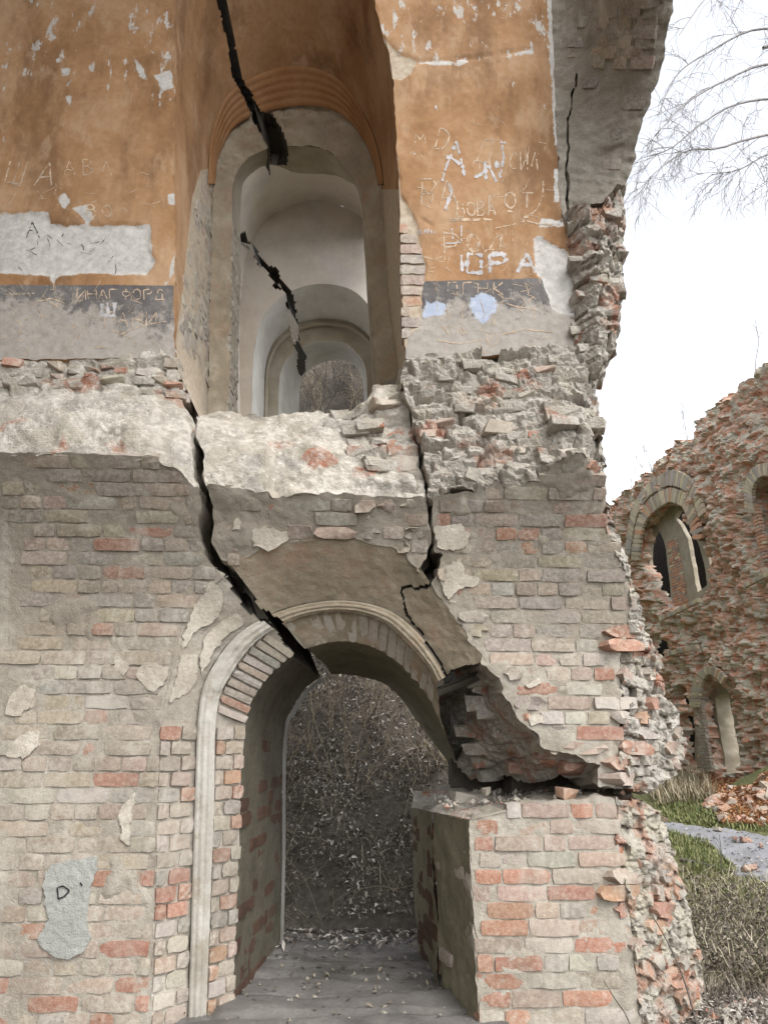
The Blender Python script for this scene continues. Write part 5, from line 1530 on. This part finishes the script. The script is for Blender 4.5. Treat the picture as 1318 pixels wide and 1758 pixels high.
OP2 = [(1298, 872), (1292, 845), (1300, 824), (1315, 817), (1345, 830), (1370, 880), (1390, 950), (1330, 966), (1318, 970), (1309, 940)]
BR1 = [(1112, 1100), (1130, 1085), (1143, 1100), (1148, 1150), (1135, 1150), (1120, 1130)]
t_far = m_rubble('far ruined masonry', 1.15, 1.35, 0.45, 1.6)
def d_far(P, *a):
    u = P @ dv; v = P[:, 2]
    h, e, k = blocks(u, v, 0.42, 0.30, 31, 0.6)
    h2, e2, k2 = blocks(u + 7, v + 3, 0.21, 0.10, 33, 0.5)
    lump = fbm(P, 0.9, 3, 35)
    return 0.09 * h + 0.06 * h2 + 0.15 * lump - 0.03 * (1 - sstep(0, 0.1, e2))
sheet('ragged_wall', FOUT, surf_far(0.0), t_far, fb, 2.4, d_far, 3.5, 11, holes=[OP1, DR1, DR2, OP2, BR1], skirt=tuple(-fn_ * 0.36), smooth=False)
W1 = [(1112, 960), (1116, 930), (1124, 911), (1132, 913), (1140, 930), (1146, 975), (1153, 1042), (1142, 1047), (1128, 1022), (1117, 990)]
W2 = [(1157, 890), (1163, 877), (1174, 876), (1185, 905), (1197, 930), (1207, 965), (1214, 1004), (1196, 1018), (1190, 985), (1180, 925), (1166, 900)]
sheet('recess_wall', [(1085, 850), (1200, 850), (1230, 1060), (1100, 1070)], surf_far(-0.32), M['beige'], fb, 2.4, d_fine, 1.0, holes=[W1, W2], skirt=tuple(-fn_ * 0.12))
sheet('recess_wall', [(1195, 1150), (1260, 1150), (1290, 1340), (1190, 1340)], surf_far(-0.34), M['beige'], fb, 4, d_fine, 1.0, holes=[[(1226, 1195), (1250, 1190), (1275, 1332), (1248, 1332), (1238, 1270)]], skirt=tuple(-fn_ * 0.5))
sheet('recess_wall', [(1285, 800), (1420, 800), (1420, 1000), (1285, 1000)], surf_far(-0.35), M['beige'], fb, 6, d_fine, 1.0, skirt=None)
sheet('inner_wall', [(1080, 840), (1240, 840), (1300, 1360), (1080, 1360)], surf_far(-1.5), m_flat('interior shade in colour', (0.05, 0.045, 0.04)), fb, 6, d_fine, 1.0, skirt=None)  # near-black sheet stands in for the shade behind the openings
aF = lambda c: {'red': -0.5, 'bright': -0.7, 'cream': -0.5}.get(c, -0.2)
PAL.update({'cream': (0.62, 0.53, 0.36), 'bright': (0.62, 0.30, 0.17)})
YB = {'cream': 6, 'pale': 2, 'yellow': 2, 'bright': 0.6}
OB = {'bright': 5, 'pink': 1.5, 'cream': 1.5, 'red': 1}
def ringb(A, B, off, n, wts, seed, proud=0.03): arch_bricks(fb, A, far(off), B, far(off), n, wts, aF, seed, proud=proud)
ringb([(1083, 962), (1092, 900), (1110, 862), (1140, 840), (1158, 838), (1182, 852), (1197, 888), (1206, 925)], [(1095, 962), (1105, 902), (1121, 880), (1144, 864), (1155, 863), (1173, 873), (1184, 905), (1191, 925)], 0.1, 40, YB, 401)
ringb([(1072, 950), (1082, 885), (1102, 842), (1138, 812), (1164, 808), (1192, 832), (1210, 880)], [(1082, 952), (1091, 895), (1109, 858), (1139, 837), (1159, 835), (1184, 850), (1200, 888)], 0.1, 40, {'cream': 3, 'yellow': 2, 'pale': 3}, 402)
ringb([(1182, 1215), (1187, 1180), (1197, 1158), (1214, 1144), (1232, 1148), (1245, 1162)], [(1199, 1215), (1202, 1182), (1208, 1166), (1217, 1158), (1228, 1164), (1238, 1175)], 0.12, 26, YB, 403)
ringb([(1278, 880), (1278, 835), (1288, 808), (1312, 795), (1350, 805)], [(1296, 882), (1292, 845), (1299, 825), (1314, 817), (1344, 830)], 0.12, 24, YB, 404)
ringb([(1131, 1059), (1165, 1043), (1198, 1026)], [(1133, 1067), (1166, 1051), (1199, 1034)], 0.3, 18, YB, 405)
ringb([(1144, 1118), (1170, 1112), (1196, 1106)], [(1146, 1127), (1171, 1121), (1197, 1115)], 0.22, 14, YB, 406)
ringb([(1276, 1001), (1300, 989), (1340, 970)], [(1277, 1010), (1301, 998), (1341, 980)], 0.35, 16, YB, 407)
def fpan(x0, y0, x1, y1, x2, y2, x3, y3, off, wts, seed, n=60):
    g = far(off); q = lambda x, y: g(np.array([float(x)]), np.array([float(y)]))[0]
    brick_panel(fb, q(x0, y0), q(x1, y1), q(x2, y2), q(x3, y3), wts, aF, seed, proud=0.01, maxn=n)
fpan(1157, 1048, 1143, 925, 1181, 1035, 1160, 920, -0.30, OB, 411, 140)
fpan(1203, 1325, 1186, 1190, 1222, 1325, 1200, 1190, 0.08, {'beige': 3, 'pale': 3, 'pink': 2, 'yellow': 2}, 412, 140)
fpan(1308, 970, 1285, 865, 1318, 968, 1298, 865, 0.10, OB, 413, 70)

# ================================================================== LOOSE BRICKS AND SMALL THINGS
LOOSE = [hull_mesh('loose_brick', rng.uniform(0.14, 0.27), 0.13, rng.uniform(0.07, 0.1), 700 + i, M['brick']) for i in range(12)]
random.seed(81)
HEAPP = [(1205, 1400), (1235, 1370), (1262, 1345), (1300, 1330), (1340, 1330), (1345, 1428), (1290, 1418), (1240, 1415)]
hp = zone(HEAPP, 90, 79)
for k, p in enumerate(hp):
    o = bpy.data.objects.new('loose_brick', LOOSE[k % 12]); C.objects.link(o)
    o.location = (p[0], p[1], p[2] + 0.03); o.rotation_euler = (random.gauss(0, .5), random.gauss(0, .5), random.uniform(0, 6.28))
    s_ = random.uniform(0.7, 1.5); o.scale = (s_, s_, s_)
    col, cn = pick({'orange': 4, 'red': 3, 'pink': 2, 'beige': 2, 'grey': 1.5}); o.color = col + (-0.45 if cn != 'grey' else 0.1,)
    tag(o, 'loose broken brick lying in the heap at the foot of the far ruin', 'brick', 'loose bricks in the heap by the far ruin', 'thing')
def lone(name, label, cat, pos, me, col, alpha, rot, s_=1.0):
    o = bpy.data.objects.new(name, me); C.objects.link(o); o.location = pos; o.rotation_euler = rot; o.scale = (s_,) * 3; o.color = col + (alpha,)
    return tag(o, label, cat, None, 'thing')
lone('brick_fragment', 'red brick fragment lying on top of the broken pier stump', 'brick', wp(974, 1366, 4.22) + [0, 0, 0.01], LOOSE[3], PAL['orange'], -0.5, (0.1, 0.1, 0.4), 0.75)
lone('mortar_block', 'pale mortar block left on the stump top beside the doorway', 'stone', wp(815, 1376, 4.75), LOOSE[5], PAL['pale'], 0.5, (0, 0.1, 0.2), 1.25)
lone('mortar_chip', 'small white mortar chip in the dark gap above the stump', 'stone', wp(838, 1358, 4.4), LOOSE[1], PAL['pale'], 0.6, (0.2, 0, 0.5), 0.45)
for k, (px, py, s_) in enumerate([(1282, 1450, 1.0), (1262, 1448, 0.7), (1232, 1432, 0.9), (1286, 1502, 0.9), (1306, 1460, 0.5)]):
    p = ground_hit(np.array([px]), np.array([py]))[0]
    lone('clod', ['rust brown clod in the middle of the wet path', 'smaller brown clod beside the largest one on the path', 'flat grey stone at the far edge of the wet path', 'brown clod where the path meets the dry grass', 'tiny dark clod at the right side of the wet path'][k], 'clod', tuple(p + [0, 0, 0.06]), LOOSE[k + 2], PAL['deep'] if k != 2 else PAL['grey'], -0.6, (0.2 * k, 0.1, k * 1.1), s_ * 0.8)
def stem(label, pts, Y, r0, r1, m):
    p = np.array(pts, float)
    o = tubes('dry_stem', [(catmull(at_y(p[:, 0], p[:, 1], np.linspace(Y[0], Y[1], len(p))), 20), r0, r1)], m, None, 4)
    return tag(o, label, 'stem', None, 'thing')
stem('long thin dark stem curving across the lower right corner of the pier stump', [(1118, 1570), (1140, 1608), (1165, 1660), (1185, 1720), (1205, 1800)], (3.95, 3.6), 0.0022, 0.0045, M['bark'])
stem('short dark stem leaning in front of the bottom of the pier stump', [(1036, 1684), (1055, 1715), (1075, 1745), (1095, 1800)], (3.95, 3.6), 0.002, 0.004, M['bark'])
g1, g2 = ground_hit(np.array([1168.0, 1268.0]), np.array([1486.0, 1503.0]))
o = tubes('fallen_branch', [(wander(g1 + [0, 0, .06], g2 - g1, np.linalg.norm(g2 - g1), 10, np.random.default_rng(3), 0, 0.12), 0.018, 0.008)], M['bark'], None, 6)
tag(o, 'fallen brown branch lying between green grass and dry weeds', 'branch', None, 'thing')
gp = ground_hit(np.array([1238.0]), np.array([1508.0]))[0]
tag(tubes('weed_stalk', [(wander(gp, (0.12, 0, 1), 0.42, 8, np.random.default_rng(5), 0, 0.1), 0.005, 0.002)] + [(wander(gp + [0.02, 0, 0.2 + 0.07 * k], (random.gauss(0, .5), 0, 1), 0.12, 4, np.random.default_rng(6 + k), 0, 0.1), 0.003, 0.0015) for k in range(3)], M['bark'], None, 4), 'single dark upright weed stalk beside the wet path', 'weed', None, 'thing')
for k, (px, py, h, lab) in enumerate([(1090, 845, 1.7, 'thin bare sapling growing from the left end of the far ruin top'), (1115, 815, 1.5, 'twiggy bush on the wall top above the twin window'), (1180, 750, 1.3, 'sparse bush half way up the sloping ruin top'), (1299, 640, 1.4, 'lone stick standing near the high corner of the ruin')]):
    p = far(-0.3)(np.array([float(px)]), np.array([float(py + 8)]))[0]
    shrub('wall_top_shrub', lab, tuple(p), h, 3 if k < 3 else 1, 500 + k, 'shrubs on the far ruin top', 0.3, 0.012, M['twig'], 4)

gz = zone([(1195, 1330), (1340, 1325), (1340, 1425), (1240, 1418)], 7000, 90)
leaves('leaf_litter', gz, rng.uniform(0.03, 0.075, len(gz)), m_leafy('russet leaves', [(0, (0.10, 0.045, 0.022)), (0.5, (0.32, 0.145, 0.06)), (0.85, (0.48, 0.25, 0.12)), (1, (0.55, 0.42, 0.3))]), 90, 0.05, 0.6)
gz = zone([(1150, 1418), (1330, 1440), (1330, 1512), (1262, 1500), (1215, 1450)], 160, 91)
leaves('leaf_litter', gz + np.array([0, 0, .03]), rng.uniform(0.012, 0.035, len(gz)), M['litter'], 91, 0.012, 0.3)


def grit(name, pts, size, m, seed):
    r = np.random.default_rng(seed); n = len(pts)
    base = np.array([(1, 0, 0), (0, 1, 0), (-1, 0, 0), (0, -1, 0), (0, 0, 1), (0, 0, -1)], float)
    sc3 = r.uniform(0.5, 1.2, (n, 1, 3)) * np.asarray(size)[:, None, None]
    a = r.uniform(0, 6.283, n); c_, s_ = np.cos(a)[:, None], np.sin(a)[:, None]
    B = base[None] * sc3 + r.normal(0, 0.15, (n, 6, 3)) * np.asarray(size)[:, None, None]
    V = np.stack([B[..., 0] * c_ - B[..., 1] * s_, B[..., 0] * s_ + B[..., 1] * c_, B[..., 2]], -1) + pts[:, None]
    tri = np.array([(0, 1, 4), (1, 2, 4), (2, 3, 4), (3, 0, 4), (1, 0, 5), (2, 1, 5), (3, 2, 5), (0, 3, 5)])
    F = (np.arange(n)[:, None, None] * 6 + tri[None]).reshape(-1, 3)
    return tag(mesh_obj(name, V.reshape(-1, 3), F, m, None, False), kind='stuff')
n = 420
fx = rng.uniform(-1.1, 0.6, n); fy = 5.75 - 1.75 * rng.random(n) ** 1.4
grit('floor_grit', np.stack([fx, fy, 0.302 + 0 * fx], 1), 0.003 + 0.016 * rng.random(n) ** 4, M['mortar_dark'], 97)
n = 300
fx = rng.uniform(-1.1, 0.6, n); fy = 5.8 - 1.7 * rng.random(n) ** 1.6
leaves('leaf_litter', np.stack([fx, fy, 0.305 + 0 * fx], 1), rng.uniform(0.008, 0.026, n), M['deadweed'], 98, 0.008, 0.3)
gz = zone([(1150, 1640), (1330, 1660), (1330, 1790), (1150, 1790)], 900, 99)
grit('ground_grit', gz, 0.005 + 0.03 * rng.random(len(gz)) ** 3, M['rubble_red'], 99)
n = 240
fx = rng.uniform(0.45, 1.5, n); fy = rng.uniform(4.18, 5.1, n)
grit('stump_grit', np.stack([fx, fy, 1.245 + 0.075 * (fx - 0.4)], 1), 0.004 + 0.02 * rng.random(n) ** 3, M['rubble'], 100)

# past three hundred bricks on one wall the smallest are one part
def gather(t):
    b = [o for o in t.children if o.name.split('.')[0] in ('brick', 'broken_brick') and o.material_slots[0].material == M['brick'] and o.material_slots[0].link == 'DATA']
    others = sum(o.name.split('.')[0] in ('brick', 'broken_brick') for o in t.children) - len(b)
    if len(b) + others <= 300: return
    bpy.context.view_layer.update()
    def area(o):
        z = (np.array(o.matrix_world.translation) - CAM) @ FW
        return o.dimensions[0] * o.dimensions[2] / z ** 2
    b.sort(key=area)
    V, F, colr, n = [], [], [], 0
    for o in b[:len(b) + others - 298]:
        me = o.data; mw = o.matrix_world
        for v in me.vertices: V.append(tuple(mw @ v.co)); colr += list(o.color)
        F += [tuple(i + n for i in p.vertices) for p in me.polygons]; n += len(me.vertices)
        bpy.data.objects.remove(o)
    me = bpy.data.meshes.new('brick'); me.from_pydata(V, [], F); me.materials.append(M['brick'])
    at = me.attributes.new('joined_colour', 'FLOAT_COLOR', 'POINT'); at.data.foreach_set('color', np.array(colr, np.float32))
    at = me.attributes.new('joined', 'FLOAT', 'POINT'); at.data.foreach_set('value', np.ones(n, np.float32))
    o = link(bpy.data.objects.new('bricks', me), t); o['kind'] = 'stuff'; o.color = (1, 1, 1, 0.15)
for t in (left, mid, right, pier, fb): gather(t)
